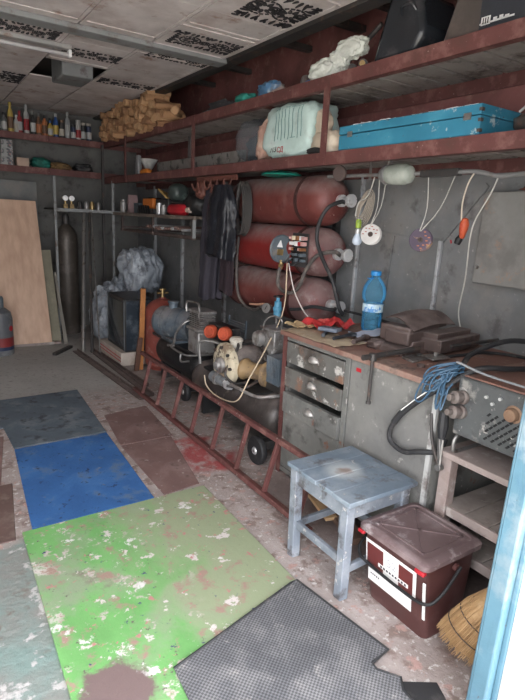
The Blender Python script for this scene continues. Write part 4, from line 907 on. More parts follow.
MB().bar((1.87, 5.14, 0), (1.90, 5.10, .36), .05, .03, up=(0, 1, 0)).build('wooden_batten', mat('short_batten', (.12, .06, .04), [((.2, .10, .09), 6, .5, .7)], .7), None, bevel=.004, label='short brown wooden stick at the foot of the orange batten', cat='batten')
# box with red stripes, crate/television on it
t = thing('tile_box', 'white and tan carton with red stripes lying under the black cabinet', 'box', (1.9, 5.7, 0))
card = mat('carton_tan', (.52, .45, .39), [((.36, .28, .22), 5, .5, .7)], .8)
MB().b2(1.775, 2.16, 5.345, 6.10, .002, .146).build('carton', card, t, bevel=.004)
for z in (.05, .085): MB().b2(1.7732, 1.7748, 5.35, 6.08, z, z + .012).build('stripe', redm, t)
t = thing('black_cabinet', 'black glass-fronted box standing on the striped carton', 'cabinet', (1.9, 5.6, .15))
gl = mat('dark_glass', (.035, .042, .05), (), .15, bump=0, coat=.5)
MB().b2(1.83, 2.14, 5.36, 5.95, .147, .72).build('case', black_paint, t, bevel=.01)
MB().b2(1.822, 1.829, 5.40, 5.91, .19, .68).build('door', gl, t)
MB().b2(1.84, 2.13, 5.352, 5.359, .17, .70).build('side_panel', mat('blue_dark_panel', (.02, .03, .042), [((.1, .12, .14), 6, .5, .7)], .4), t, bevel=.002)
for y in (5.38, 5.93): MB().b2(1.822, 1.829, y - .015, y + .015, .16, .71).build('frame_strip', mat('pewter', (.14, .15, .16), [((.07, .07, .07), 9, .5, .7)], .5), t, bevel=.003)
# plastic film heap over things
film = mat('grey_plastic_film', (.30, .33, .37), [((.50, .54, .58), 5, .55, .66), ((.12, .13, .15), 7, .52, .68)], .28, bump=.7, bscale=14)
t = thing('plastic_film_heap', 'crumpled grey translucent plastic film draped behind the black cabinet', 'plastic sheet', (1.95, 6.3, 0))
MB().lump((2.09, 6.42, .37), (.54, .58, .74), 21, .08, 1.6, seg=(110, 70), fine=.01, ridge=.11).build('film', film, t)
MB().lump((2.32, 6.22, .93), (.44, .54, .48), 24, .10, 1.7, seg=(110, 70), fine=.01, ridge=.12, flat=False).build('film', film, t)
# long steel sections on the floor
for i, (x0, y0, x1, y1, z, wd_, lab) in enumerate(((1.60, 4.25, 1.50, 6.15, .03, .055, 'long rusty steel angle on the floor, nearest the walkway'), (1.70, 4.30, 1.68, 6.1, .028, .05, 'long rusty steel channel on the floor, second from the walkway'),
                                       (1.77, 4.60, 1.715, 5.9, .025, .035, 'dusty steel pipe section on the floor beside the striped carton'))):
    b = MB(); b.bar((x0, y0, z - .02), (x1, y1, z - .02), wd_, .012); b.bar((x0 + wd_ / 2, y0, z - .006), (x1 + wd_ / 2, y1, z - .006), .01, .026); b.build('steel_section', iron, None, label=lab, cat='steel section')
MB().bar((1.25, 6.05, .018), (1.50, 6.35, .018), .05, .03).build('steel_section', dark_steel, None, bevel=.003, label='short dark steel bar on the floor by the tall gas cylinder', cat='steel section')
# rods leaning
for i, (a, b_, r_, m, lab) in enumerate((((1.585, 6.12, .0), (1.84, 6.86, 1.57), .022, steel, 'thick grey pipe leaning toward the rack, left of the film heap'), ((1.66, 6.02, .0), (1.90, 6.86, 1.57), .016, dark_steel, 'dark pipe leaning beside the thick grey pipe'),
                                     ((1.74, 5.98, .0), (1.93, 6.87, 1.57), .008, steel, 'thin pale rod leaning over the plastic film heap'))):
    MB().cyl(a, b_, r_, n=12).build('leaning_pipe', m, None, label=lab, cat='pipe')
# rack with objects at the back-right
t = thing('storage_rack', 'steel rack with a cluttered top in the far right corner', 'rack', (2.2, 6.0, 0))
rackm = mat('rack_grey', (.26, .27, .27), [((.14, .11, .10), 8, .52, .7)], .55)
MB().b2(1.49, 2.70, 6.88, 6.905, 1.575, 1.615).build('beam', rackm, t, bevel=.003)
MB().b2(1.50, 2.72, 6.91, 7.5, 1.59, 1.612).build('shelf_board', dark_steel, t)
MB().b2(2.20, 2.225, 4.53, 6.88, 1.565, 1.60).build('beam', mat('rack_wood', (.14, .11, .09), [((.22, .18, .15), 6, .5, .7)], .8), t)
MB().b2(2.23, 2.74, 4.47, 6.86, 1.575, 1.598).build('shelf_board', mat('rack_wood', (.2, .2, .2)), t)
for x, y in ((1.505, 6.89), (2.21, 6.89), (2.215, 4.55)): MB().b2(x - .014, x + .014, y - .014, y + .014, (0 if y > 6 else 1.40), (1.98 if y > 6 else 1.57)).build('post', rackm, t, bevel=.002)
for x in (2.24, 2.34): MB().b2(x, x + .02, 4.6, 6.7, 1.38, 1.41).build('under_rail', iron, t)
for y in (4.6, 5.6, 6.6): MB().b2(2.225, 2.74, y, y + .03, 1.42, 1.44).build('cross_bar', iron, t); MB().b2(2.225, 2.245, y, y + .03, 1.38, 1.57).build('hanger', iron, t)
rnd = random.Random(8)
for k in range(12):
    y = 4.85 + k * .085; z = 1.449 + rnd.uniform(0, .02)
    MB().cyl((2.23, y, z + .008), (2.66, y + rnd.uniform(-.03, .03), z + .012), rnd.uniform(.012, .022), n=10).build('metal_offcut', mat('pipe_end_rust', (.20, .12, .10), [((.3, .22, .2), 9, .5, .7)], .6) if k % 3 else bright, None, label='short pipe offcut end sticking out below the rack top', cat='pipe', group='pipe offcuts under the rack top')
# gas cylinders
t = thing('tall_gas_cylinder', 'tall dark gas cylinder standing in the back corner', 'gas cylinder', (1.67, 7.2, 0))
MB().lathe([(0, 0), (.135, 0), (.14, .01), (.14, 1.20), (.13, 1.29), (.10, 1.36), (.05, 1.41), (.04, 1.42), (0, 1.42)], (1.70, 7.22, 0), n=32).build('body', mat('gas_bottle_brown', (.075, .062, .052), [((.13, .11, .095), 4, .5, .7)], .45, .2), t)
MB().lathe([(.04, 0), (.045, .01), (.045, .09), (.03, .13), (0, .14)], (1.70, 7.22, 1.415), n=18).build('cap', dark_steel, t)
t = thing('gas_bottle', 'short grey gas bottle with red band at the left edge by the plywood', 'gas cylinder', (.75, 6.35, 0))
gbm = mat('gas_bottle_grey', (.12, .125, .135), [((.2, .2, .2), 6, .5, .7)], .5)
MB().lathe([(0, 0), (.13, 0), (.135, .01), (.135, .40), (.12, .47), (.07, .515), (.05, .52), (0, .52)], (.75, 6.35, 0), n=32).build('body', gbm, t)
MB().lathe([(.1362, .10), (.1362, .20)], (.75, 6.35, 0), n=32).build('band', mat('dull_red_band', (.22, .03, .03), (), .5), t)
MB().lathe([(.1362, .06), (.1362, .098)], (.75, 6.35, 0), n=32).build('band', mat('navy_band', (.02, .03, .07), (), .5), t)
MB().lathe([(.04, 0), (.055, .01), (.055, .11), (.045, .13), (0, .13)], (.75, 6.35, .515), n=18).build('valve_cap', slate, t)
em = MB().lathe([(0, 0), (.03, 0), (.03, .002), (0, .002)], (.85, 6.258, .30), (.73, -.68, 0), n=16); em.build('emblem', redm, t)
# plywood sheets leaning on the back wall
ply = bpy.data.materials.new('plywood'); ply.use_nodes = True
n = ply.node_tree.nodes; l = ply.node_tree.links; tc = n.new('ShaderNodeTexCoord'); mp = n.new('ShaderNodeMapping'); mp.inputs['Scale'].default_value = (9, 9, .8)
nz_ = n.new('ShaderNodeTexNoise'); nz_.inputs['Scale'].default_value = 1.6; nz_.inputs['Detail'].default_value = 6; cr_ = n.new('ShaderNodeMix'); cr_.data_type = 'RGBA'
cr_.inputs[6].default_value = (.52, .335, .235, 1); cr_.inputs[7].default_value = (.64, .44, .32, 1); n['Principled BSDF'].inputs['Roughness'].default_value = .6
rg = n.new('ShaderNodeMapRange'); rg.inputs[1].default_value = .35; rg.inputs[2].default_value = .65
l.new(tc.outputs['Object'], mp.inputs[0]); l.new(mp.outputs[0], nz_.inputs['Vector']); l.new(nz_.outputs['Fac'], rg.inputs[0]); l.new(rg.outputs[0], cr_.inputs[0]); l.new(cr_.outputs[2], n['Principled BSDF'].inputs['Base Color'])
def lean_board(nm, x0, x1, xt0, xt1, y0, y1, h, th, m, lab, cat='board', z0=0):
    b = MB(); vs = [(x0, y0, z0), (x1, y0, z0), (xt1, y1, h), (xt0, y1, h)]
    A = [b.bm.verts.new(V(v)) for v in vs]; B = [b.bm.verts.new(V(v) + V((0, th, 0))) for v in vs]
    b.bm.faces.new(A); b.bm.faces.new(B[::-1])
    for i in range(4): j = (i + 1) % 4; b.bm.faces.new((A[i], B[i], B[j], A[j]))
    return b.build(nm, m, None, smooth=False, label=lab, cat=cat)
lean_board('plywood_sheet', .70, 1.345, .68, 1.325, 6.60, 7.10, 1.68, .018, ply, 'large pale orange plywood sheet leaning by the back wall', z0=.03)
lean_board('fibreboard_panel', 1.20, 1.475, 1.20, 1.455, 6.70, 7.02, 1.10, .012, mat('fibreboard_green', (.24, .22, .16), [((.3, .27, .2), 5, .5, .7)], .8), 'narrow greenish fibreboard panel behind the plywood')
lean_board('fibreboard_panel', 1.485, 1.53, 1.44, 1.465, 6.60, 6.80, .85, .012, mat('edge_board', (.2, .18, .15)), 'thin dark board edge between the fibreboard and the tall cylinder')
lean_board('mirror_panel', .10, 1.42, .10, 1.42, 7.40, 7.50, 1.92, .015, mat('grey_panel', (.16, .165, .16), [((.22, .2, .18), 3, .5, .7)], .45), 'grey panel standing against the back wall above the plywood', 'panel')
b = MB(); b.b2(.9, 1.45, 6.60, 6.66, 0, .028); b.build('wooden_beam', tw, None, bevel=.003, label='thin wooden beam on the floor under the plywood sheet', cat='beam')

# ================================================================ SHELF LOADS
SL, SU = 2.026, 2.466
ZL = 2.0201
# blue case
blue_c = mat('blue_case_paint', (.038, .215, .325), [((.06, .27, .38), 4, .5, .7), ((.40, .48, .50), 18, .66, .70), ((.10, .08, .06), 28, .70, .73)], .5)
t = thing('blue_case', 'long bright blue painted wooden case on the lower shelf', 'case', (2.4, 2.1, 2.026))
MB().b2(2.212, 2.70, 1.63, 2.60, SL + .002, SL + .085).build('lower_half', blue_c, t, bevel=.004)
MB().b2(2.210, 2.70, 1.63, 2.60, SL + .089, SL + .135).build('lid', blue_c, t, bevel=.004)
for y in (1.70, 2.5): MB().b2(2.204, 2.211, y - .02, y + .02, SL + .07, SL + .10).build('latch', steel, t, bevel=.001)
for z in (SL + .02, SL + .065, SL + .11): MB().b2(2.206, 2.225, 1.624, 1.640, z - .007, z + .007).build('corner_nail', iron, t)
b = MB(); rnd = random.Random(4)
for k in range(24): b.box((2.23 + rnd.uniform(0, .02), 1.68 + k * .036, SL + .1375), (rnd.uniform(.02, .04), .036, .004), (0, 0, rnd.uniform(-.3, .3)))
b.build('chipped_edge', white_paint, t)
loose('wire_bundle', [(2.26, 2.50, 2.166), (2.30, 2.42, 2.175), (2.28, 2.33, 2.166), (2.33, 2.28, 2.175), (2.29, 2.40, 2.168), (2.27, 2.48, 2.18)], .004, bright, 'small tangle of silver wire on the far end of the blue case', 'wire')
t = thing('tool_pile', 'dark motor part with brown fittings just behind the blue case near the door end', 'tool', (2.6, 1.35, 2.03))
MB().lump((2.42, 1.38, ZL + .055), (.30, .36, .11), 31, .12, 2).build('body', dark_steel, t)
MB().tube([(2.30, 1.50, ZL + .10), (2.27, 1.40, ZL + .14), (2.31, 1.30, ZL + .12)], .006).build('wire_end', bright, t)
# teal white bag
def bagmat(nm, c, c2): return mat(nm, c, [(c2, 3, .5, .7), (tuple(x * .72 for x in c), 6, .55, .7)], .55, bump=.35, bscale=11)
t = thing('packed_bag', 'full pale teal and white plastic sack with printed stripes on the lower shelf', 'bag', (2.4, 3.1, 2.03))
MB().lump((2.37, 3.20, ZL + .182), (.31, .58, .36), 12, .05, 2.2, e=.40, seg=(44, 30), fine=.03).build('sack', bagmat('teal_white_sack', (.50, .64, .60), (.66, .70, .68)), t)
sk = bpy.data.objects['sack']
ink = mat('sack_ink', (.16, .30, .29), (), .7, bump=0)
from mathutils.bvhtree import BVHTree
def on_sack(y, z):
    bm = bmesh.new(); bm.from_mesh(sk.data); tr_ = BVHTree.FromBMesh(bm); o_ = rootloc(sk)
    h, nn, _, _ = tr_.ray_cast(V((1.5, y, z)) - o_, V((1, 0, 0))); bm.free()
    return (h + o_ + V((-.003, 0, 0))) if h else V((2.21, y, z))
for i, y in enumerate((3.30, 3.26, 3.22, 3.18, 3.14, 3.10, 3.04, 3.005)):
    P = [on_sack(y, z) for z in [2.14 + .205 * k / 8 + (.01 if i % 2 else 0) for k in range(9)]]
    MB().tube(P, .0022, n=4, raw=True).build('printed_stripe', ink, t)
for y0, y1, z in ((3.30, 3.26, 2.345), (3.18, 3.14, 2.35), (3.12, 3.0, 2.345), (3.12, 3.06, 2.15)):
    MB().tube([on_sack(y0 + (y1 - y0) * k / 4, z) for k in range(5)], .0022, n=4, raw=True).build('printed_stripe', ink, t)
def face_letters(s, yc, zc, m, size):
    p = on_sack(yc, zc); return text_mesh('printed_letters', s, size, m, t, p + V((-.004, 0, 0)), (0, -1, 0), (.12, 0, 1), .001)
face_letters('ЛЗ', 3.31, 2.085, black_gap, .055); face_letters('СД', 3.23, 2.08, redm, .05)
t = thing('clear_bag', 'round clear plastic bag with dark contents left of the teal sack', 'bag', (2.4, 3.7, 2.03))
clr = bpy.data.materials.new('clear_film'); clr.use_nodes = True; n = clr.node_tree.nodes; l = clr.node_tree.links; n.clear()
o_ = n.new('ShaderNodeOutputMaterial'); mx = n.new('ShaderNodeMixShader'); tr = n.new('ShaderNodeBsdfTransparent'); pb = n.new('ShaderNodeBsdfPrincipled')
pb.inputs['Base Color'].default_value = (.45, .48, .5, 1); pb.inputs['Roughness'].default_value = .25; tr.inputs[0].default_value = (.85, .87, .9, 1)
mx.inputs[0].default_value = .16; l.new(tr.outputs[0], mx.inputs[1]); l.new(pb.outputs[0], mx.inputs[2]); l.new(mx.outputs[0], o_.inputs[0])
MB().lump((2.40, 3.76, ZL + .17), (.34, .46, .34), 14, .06, 2.5, e=.85, seg=(36, 24)).build('film', clr, t)
MB().lump((2.42, 3.69, ZL + .125), (.26, .36, .25), 15, .12, 2.5).build('contents', mat('dark_navy_cloth', (.035, .042, .06), (), .8), t)
MB().lump((2.31, 3.54, ZL + .15), (.14, .12, .28), 16, .2, 2.5).build('bundle', mat('salmon_cloth', (.46, .28, .22), [((.6, .48, .38), 6, .5, .7)], .8), t)
t = thing('cream_bag', 'crumpled cream bag with a knotted top behind the shelf upright', 'bag', (2.33, 2.84, 2.03))
crm = bagmat('cream_bag', (.62, .52, .40), (.72, .66, .55))
MB().lump((2.31, 2.80, ZL + .075), (.17, .27, .15), 17, .12, 2.4, e=.8).build('bag', crm, t)
MB().lump((2.30, 2.86, ZL + .19), (.08, .12, .18), 18, .15, 2.4, flat=False).build('knot', crm, t)
MB().lump((2.222, 2.85, ZL + .025), (.03, .14, .04), 19, .1).build('opening', black_gap, t)
# green bowl hung below shelf between shelf and top cylinder
MB().lathe([(0, 0), (.10, .002), (.15, .02), (.17, .012), (.172, .016), (.15, .026), (.10, .008), (0, .006)][::-1] if 0 else [(0, .0), (.16, .0), (.155, .012), (.12, .03), (.05, .038), (0, .038)], (2.47, 3.55, 1.9375), n=30).build('plastic_basin_lid', mat('green_plastic', (.02, .25, .19), (), .45), None, label='flat green plastic dish lying on top of the upper red cylinder', cat='dish')
# long patterned plank on lower shelf at the back
t = thing('patterned_panel', 'long pale board with faded dark pattern standing on the lower shelf', 'board', (2.45, 4.9, 2.03))
MB().b2(2.44, 2.47, 4.1, 6.0, ZL, ZL + .15).build('board', mat('pale_patterned', (.27, .25, .23), [((.08, .075, .07), 9, .56, .60), ((.18, .165, .15), 4, .5, .7)], .7), t, bevel=.003)
MB().b2(2.52, 2.56, 5.30, 5.36, 2.0, 2.40).build('end_strip', steel, t)
# funnel, orange piece
t = thing('white_funnel', 'pale plastic funnel bowl beside the long patterned board', 'funnel', (2.3, 6.1, 2.03))
MB().lathe([(.02, 0), (.022, .05), (.10, .17), (.105, .18), (.09, .17), (.015, .05)], (2.36, 6.05, ZL), n=24).build('funnel', mat('pale_plastic', (.42, .42, .40), [((.3, .28, .25), 6, .5, .7)], .5), t)
MB().box((2.34, 6.32, ZL + .12), (.06, .10, .24), taper=.7).build('metal_scoop', mat('pale_metal', (.40, .40, .40), [((.2, .18, .17), 6, .5, .7)], .4, .3), None, bevel=.01, label='tall pale metal holder left of the funnel on the lower shelf', cat='container')
MB().lump((2.26, 5.88, ZL + .030), (.08, .26, .06), 20, .12).build('orange_rag', mat('orange_plastic', (.62, .20, .03), (), .6), None, label='small orange bundle at the front of the lower shelf below the firewood', cat='bundle')
# ---- firewood pile
wood = [mat('split_wood_%s' % k, c, [(c2, 14, .5, .7)], .8, bump=.4) for k, c, c2 in (('light', (.50, .30, .16), (.36, .19, .09)), ('mid', (.42, .235, .12), (.25, .13, .065)), ('dark', (.30, .155, .08), (.42, .25, .14)))]
def log_mesh(seed):
    rnd = random.Random(seed); n_ = rnd.choice((3, 4, 5, 6)); b = MB(); m_ = 9
    poly = []
    for k in range(m_):
        a = 2 * math.pi * k / m_; s = 1 / max(.45, math.cos((a * n_ / 2 % math.pi) - math.pi / 2) ** 2) ** .25
        poly.append((.036 * s * math.cos(a) * rnd.uniform(.75, 1.12), .034 * s * math.sin(a) * rnd.uniform(.75, 1.12)))
    b.prism(poly, (0, 0, 0), (0, 1, 0), (0, 0, 1), .24)
    for v in b.bm.verts: v.co += V((rnd.uniform(-.006, .006), 0, 0))
    me_o = b.build('firewood_piece', wood[seed % 3], None, smooth=False); me_o.location = (0, 0, 0); return me_o
protos = []
rnd = random.Random(77); cnt = 0; used = set()
def pile_h(y):
    if y > 6.3: return .27 + .09 * (7.12 - y) / .8
    if y > 5.55: return .36
    return max(.09, .36 - (5.55 - y) * .85)
for k in range(26):
    y = 5.13 + k * .077
    if y > 7.08: break
    rows_ = max(1, int(pile_h(y) / .064))
    for r in range(rows_):
        s = rnd.randrange(9)
        while len(protos) <= 9: protos.append(None)
        if protos[s] is None: o = protos[s] = log_mesh(s)
        else: o = protos[s].copy(); COL.objects.link(o)
        rr = .045
        o.location = (2.225 + rnd.uniform(-.01, .05), y + (r % 2) * .038 + rnd.uniform(-.01, .01), SU + .040 + r * .063 + rnd.uniform(-.004, .004))
        o.rotation_euler = (rnd.uniform(0, 6.28), rnd.uniform(-.12, .12), rnd.uniform(-.2, .2))
        tag(o, 'split firewood piece in the stack on the far end of the upper shelf', 'firewood', 'firewood stack on the upper shelf')
        cnt += 1
for k, (y, z, a, lab) in enumerate(((5.05, .05, .9, 'loose firewood piece lying crosswise at the near end of the stack'), (5.28, .13, -.5, 'tilted loose firewood piece atop the near end of the stack'))):
    o = next(p for p in protos[k:] if p).copy(); COL.objects.link(o); o.location = (2.26, y, SU + z); o.rotation_euler = (0, 0, a); tag(o, lab, 'firewood')
    if 'group' in o: del o['group']
MB().b2(2.5, 2.74, 4.75, 5.0, SU, SU + .13).build('carton', mat('grey_carton', (.13, .115, .105), (), .8), None, bevel=.004, label='dull grey carton behind the near end of the firewood stack', cat='box')
# ---- upper shelf small stuff
def lumpo(nm, c, s, m, lab, cat, seed, amp=.15, **k): return MB().lump(c, s, seed, amp, 2.6, **k).build(nm, m, None, label=lab, cat=cat)
lumpo('dark_rag', (2.33, 4.28, SU + .045), (.16, .34, .09), mat('black_rag', (.05, .048, .05), [((.3, .3, .3), 8, .6, .66)], .8), 'dark crumpled rag on the upper shelf left of the green cloth', 'rag', 40)
lumpo('green_cloth', (2.30, 3.86, SU + .04), (.12, .22, .08), mat('teal_cloth', (.03, .24, .19), [((.05, .33, .27), 6, .5, .7)], .8), 'teal green cloth on the edge of the upper shelf', 'cloth', 41)
lumpo('clear_bag_blue', (2.33, 3.55, SU + .06), (.14, .24, .12), mat('blue_translucent', (.10, .22, .38), [((.35, .33, .30), 5, .46, .6)], .3, bump=.5, bscale=12), 'crinkled blue and clear plastic bag on the upper shelf right of the green cloth', 'bag', 42)
lumpo('blue_rag', (2.36, 3.08, SU + .03), (.10, .15, .06), mat('vivid_blue', (.05, .15, .40), (), .7), 'small vivid blue cloth on the upper shelf left of the white cloth', 'cloth', 43)
lumpo('grey_jar', (2.40, 3.22, SU + .06), (.07, .07, .12), mat('jar_grey', (.2, .17, .16), (), .4), 'small grey jar between the blue cloth and the plastic bag', 'jar', 44, amp=.02)
lumpo('brown_rag', (2.30, 3.36, SU + .02), (.10, .16, .04), mat('pinkish_rag', (.42, .33, .30), (), .8), 'flat pinkish rag in front of the grey jar', 'rag', 45)
t = thing('white_cloth', 'white crumpled cloth hanging over a stick on the upper shelf', 'cloth', (2.3, 2.75, SU))
whc = mat('white_cloth', (.66, .68, .62), [((.5, .54, .46), 5, .5, .7)], .8, bump=.5, bscale=10)
MB().lump((2.28, 2.86, SU + .055), (.12, .22, .11), 46, .12, 2.2, seg=(70, 44), fine=.01, ridge=.14).build('lower_fold', whc, t)
MB().lump((2.31, 2.66, SU + .15), (.10, .22, .10), 47, .12, 2.2, seg=(70, 44), fine=.01, ridge=.14, flat=False).build('upper_fold', whc, t)
MB().lump((2.30, 2.76, SU + .10), (.08, .14, .12), 48, .12, 2.2, seg=(70, 44), fine=.01, ridge=.14, flat=False).build('middle_fold', whc, t)
MB().cyl((2.36, 2.90, SU + .02), (2.38, 2.50, SU + .26), .014, n=10).build('stick', dark_steel, t)
t = thing('metal_valve', 'small brass and black valve part between the white cloth and the black case', 'valve', (2.28, 2.55, SU))
MB().cyl((2.26, 2.50, SU + .03), (2.34, 2.56, SU + .035), .026, n=16).cyl((2.27, 2.60, SU + .028), (2.33, 2.64, SU + .03), .024, n=14).build('body', dark_steel, t)
MB().cyl((2.250, 2.495, SU + .03), (2.259, 2.50, SU + .03), .016, n=16).build('brass_ring', brass, t)
t = thing('black_case', 'glossy black plastic case tilted on the upper shelf', 'case', (2.42, 2.18, SU))
gloss = mat('glossy_black', (.022, .025, .03), [((.06, .06, .065), 5, .5, .7)], .25, bump=.05)
MB().prism([(0, 0), (.30, 0), (.36, .10), (.30, .30), (.10, .33), (.03, .12)], (2.25, 2.42, SU), (0, -1, 0), (0, 0, 1), -.30).build('shell', gloss, t, bevel=.03)
MB().tube([(2.247, 2.22, SU + .20), (2.225, 2.20, SU + .23), (2.225, 2.14, SU + .23), (2.247, 2.12, SU + .20)], .008).build('handle', gloss, t)
t = thing('power_tool_case', 'dark brown-grey tool case with a white emblem at the top right', 'case', (2.42, 1.7, SU))
MB().prism([(0, 0), (.52, 0), (.50, .26), (.10, .30)], (2.26, 1.95, SU), (0, -1, 0), (0, 0, 1), -.34).build('shell', mat('case_brown_grey', (.085, .072, .065), [((.13, .1, .09), 4, .5, .7)], .45), t, bevel=.012)
pl = MB().b2(2.254, 2.2595, 1.50, 1.74, SU + .015, SU + .20).build('badge_panel', mat('badge_dark', (.035, .04, .05), (), .4), t, bevel=.002)
for args in (((0, 0), (.055, .012)), ): pass
em = MB(); em.box((2.2525, 1.705, SU + .052), (.002, .046, .034)); em.box((2.2525, 1.65, SU + .042), (.002, .17, .007)); em.box((2.2525, 1.658, SU + .050), (.002, .018, .012)); em.box((2.2525, 1.628, SU + .050), (.002, .018, .014)); em.box((2.2525, 1.60, SU + .047), (.002, .02, .010))
e_ = em.build('emblem', white_paint, t, smooth=False); e_.parent = pl; e_.location = (0, 0, 0)
e2 = MB(); [e2.box((2.2512, 1.705 + dy, SU + .052), (.001, .005, .024)) for dy in (-.012, 0, .012)]; q = e2.build('emblem_mark', black_gap, t, smooth=False); q.parent = pl
MB().b2(2.30, 2.7, 1.0, 1.38, SU, SU + .2).build('storage_box', mat('dark_box', (.05, .06, .07), (), .6), None, bevel=.01, label='dark box on the upper shelf at the doorway end', cat='box')

# ---- back shelves: bottles, cans, cartons
bc_ = dict(grey=(.16, .165, .16), dk=(.035, .035, .035), yel=(.45, .33, .08), red=(.26, .025, .03), wht=(.40, .40, .39), org=(.42, .15, .06), blue=(.03, .08, .24), cream=(.42, .38, .32), brn=(.14, .08, .05), clear=(.30, .31, .31), navy=(.03, .04, .08), grn=(.10, .13, .10))
def bmat(k): return mat('bottle_' + k, bc_[k], (), .4, bump=0)
rowA = [(.985, .20, 'grn', 'wht', 'dull green bottle with a pale cap at the left end of the upper back shelf'), (1.055, .17, 'grey', 'dk', 'grey bottle with a dark cap second from the left on the upper back shelf'),
        (1.125, .27, 'yel', 'yel', 'tall bottle with yellow bands on the upper back shelf'), (1.19, .16, 'wht', 'wht', 'short white bottle right of the yellow-banded bottle'), (1.225, .20, 'red', 'red', 'red bottle on the upper back shelf'),
        (1.30, .26, 'wht', 'wht', 'tall white bottle with red print right of the red bottle'), (1.375, .21, 'dk', 'grey', 'black bottle with a grey cap on the upper back shelf'), (1.44, .20, 'brn', 'grey', 'brown bottle with a wide grey cap'),
        (1.505, .19, 'org', 'dk', 'orange-brown bottle right of the grey-capped brown one'), (1.57, .15, 'yel', 'blue', 'small yellow bottle with a blue band'), (1.635, .22, 'blue', 'wht', 'dark blue bottle with a light cap'),
        (1.705, .17, 'dk', 'brn', 'black can right of the dark blue bottle'), (1.775, .25, 'clear', 'wht', 'tall clear-grey bottle with a thin neck'), (1.845, .14, 'navy', 'dk', 'short navy can near the firewood'),
        (1.905, .19, 'wht', 'wht', 'white spray can near the firewood'), (1.965, .17, 'dk', 'cream', 'dark tin with a cream lid next to the firewood'), (2.035, .17, 'navy', 'cream', 'navy tin with a cream lid, last before the firewood')]
ZA, ZB = 2.4502, 2.0732
for i, (x, h, c, cc, lab) in enumerate(rowA):
    h = min(.335, h * 1.28); y = 7.27 + (i % 2) * .004; r_ = .0315
    t = thing('can' if ('tin' in lab or 'can' in lab) else 'plastic_bottle', lab, 'can' if ('tin' in lab or 'can' in lab) else 'bottle', (x, y, ZA), 'bottles and cans on the upper back shelf')
    if 'tin' in lab or 'can' in lab:
        MB().lathe([(0, 0), (r_, 0), (r_, h * .84), (r_ * .9, h * .86), (0, h * .86)], (x, y, ZA), n=16).build('body', bmat(c), t)
        MB().lathe([(r_ * .93, h * .862), (r_ * .93, h), (0, h)], (x, y, ZA), n=16).build('lid', bmat(cc), t)
    else:
        MB().lathe([(0, 0), (r_, 0), (r_, h * .62), (r_ * .8, h * .72), (r_ * .42, h * .8), (r_ * .42, h * .86), (0, h * .86)], (x, y, ZA), n=16).build('body', bmat(c), t)
        MB().lathe([(r_ * .5, h * .862), (r_ * .5, h), (0, h)], (x, y, ZA), n=12).build('cap', bmat(cc), t)
    MB().lathe([(r_ + .0008, h * .14), (r_ + .0008, h * .52)], (x, y, ZA), n=16).build('label', bmat({'wht': 'red', 'red': 'wht', 'yel': 'brn', 'grn': 'grey', 'dk': 'cream', 'brn': 'org', 'org': 'brn', 'blue': 'yel', 'navy': 'wht', 'clear': 'grey', 'grey': 'wht'}[c]) if i % 3 else bmat('wht' if c != 'wht' else 'cream'), t)
for i, (x, h, c) in enumerate(((1.02, .29, 'grey'), (1.16, .26, 'dk'), (1.34, .24, 'grn'), (1.47, .24, 'cream'), (1.60, .24, 'dk'), (1.74, .22, 'brn'), (1.87, .21, 'grey'))):
    MB().lathe([(0, 0), (.034, 0), (.034, h * .7), (.014, h * .85), (.014, h), (0, h)], (x, 7.42, ZA), n=14).build('plastic_bottle', bmat(c), None, label='%s bottle in the rear row of the upper back shelf, %s' % ({'grey': 'grey', 'dk': 'black', 'grn': 'green', 'cream': 'cream', 'brn': 'brown'}[c], ('leftmost', 'behind the white one', 'behind the tall white one', 'behind the orange-brown one', 'behind the yellow one', 'beside the clear one', 'rightmost')[i]), cat='bottle', group='rear bottles on the upper back shelf')
pk = mat('packet_print', (.30, .31, .30), [((.12, .12, .13), 16, .5, .54), ((.42, .22, .2), 12, .60, .63)], .6)
t = None
for k in range(3):
    MB().b2(.99 + .006 * k, 1.125, 7.23, 7.40, ZB + k * .098, ZB + .096 + k * .098).build('carton', pk, None, bevel=.002, label='grey printed carton, %s of the three stacked at the left of the lower back shelf' % ('lowest', 'middle', 'topmost')[k], cat='box')
MB().b2(1.165, 1.30, 7.24, 7.36, ZB, ZB + .105).build('carton', mat('peach_card', (.46, .33, .26), (), .7), None, bevel=.002, label='small peach-coloured carton beside the stack of grey cartons', cat='box')
lumpo('green_bundle', (1.45, 7.34, ZB + .065), (.22, .18, .13), mat('dark_green_net', (.012, .10, .075), [((.02, .18, .14), 12, .5, .6)], .7), 'dark green bundle on the lower back shelf', 'bundle', 50, .2)
lumpo('ochre_bundle', (1.69, 7.34, ZB + .045), (.24, .18, .09), mat('ochre_cloth', (.20, .12, .05), [((.1, .06, .03), 8, .5, .7)], .8), 'brown ochre heap on the lower back shelf right of the green bundle', 'heap', 51, .25)
lumpo('dark_bundle', (1.96, 7.34, ZB + .05), (.22, .18, .10), black_paint, 'dark heap in the corner of the lower back shelf', 'heap', 52, .25)
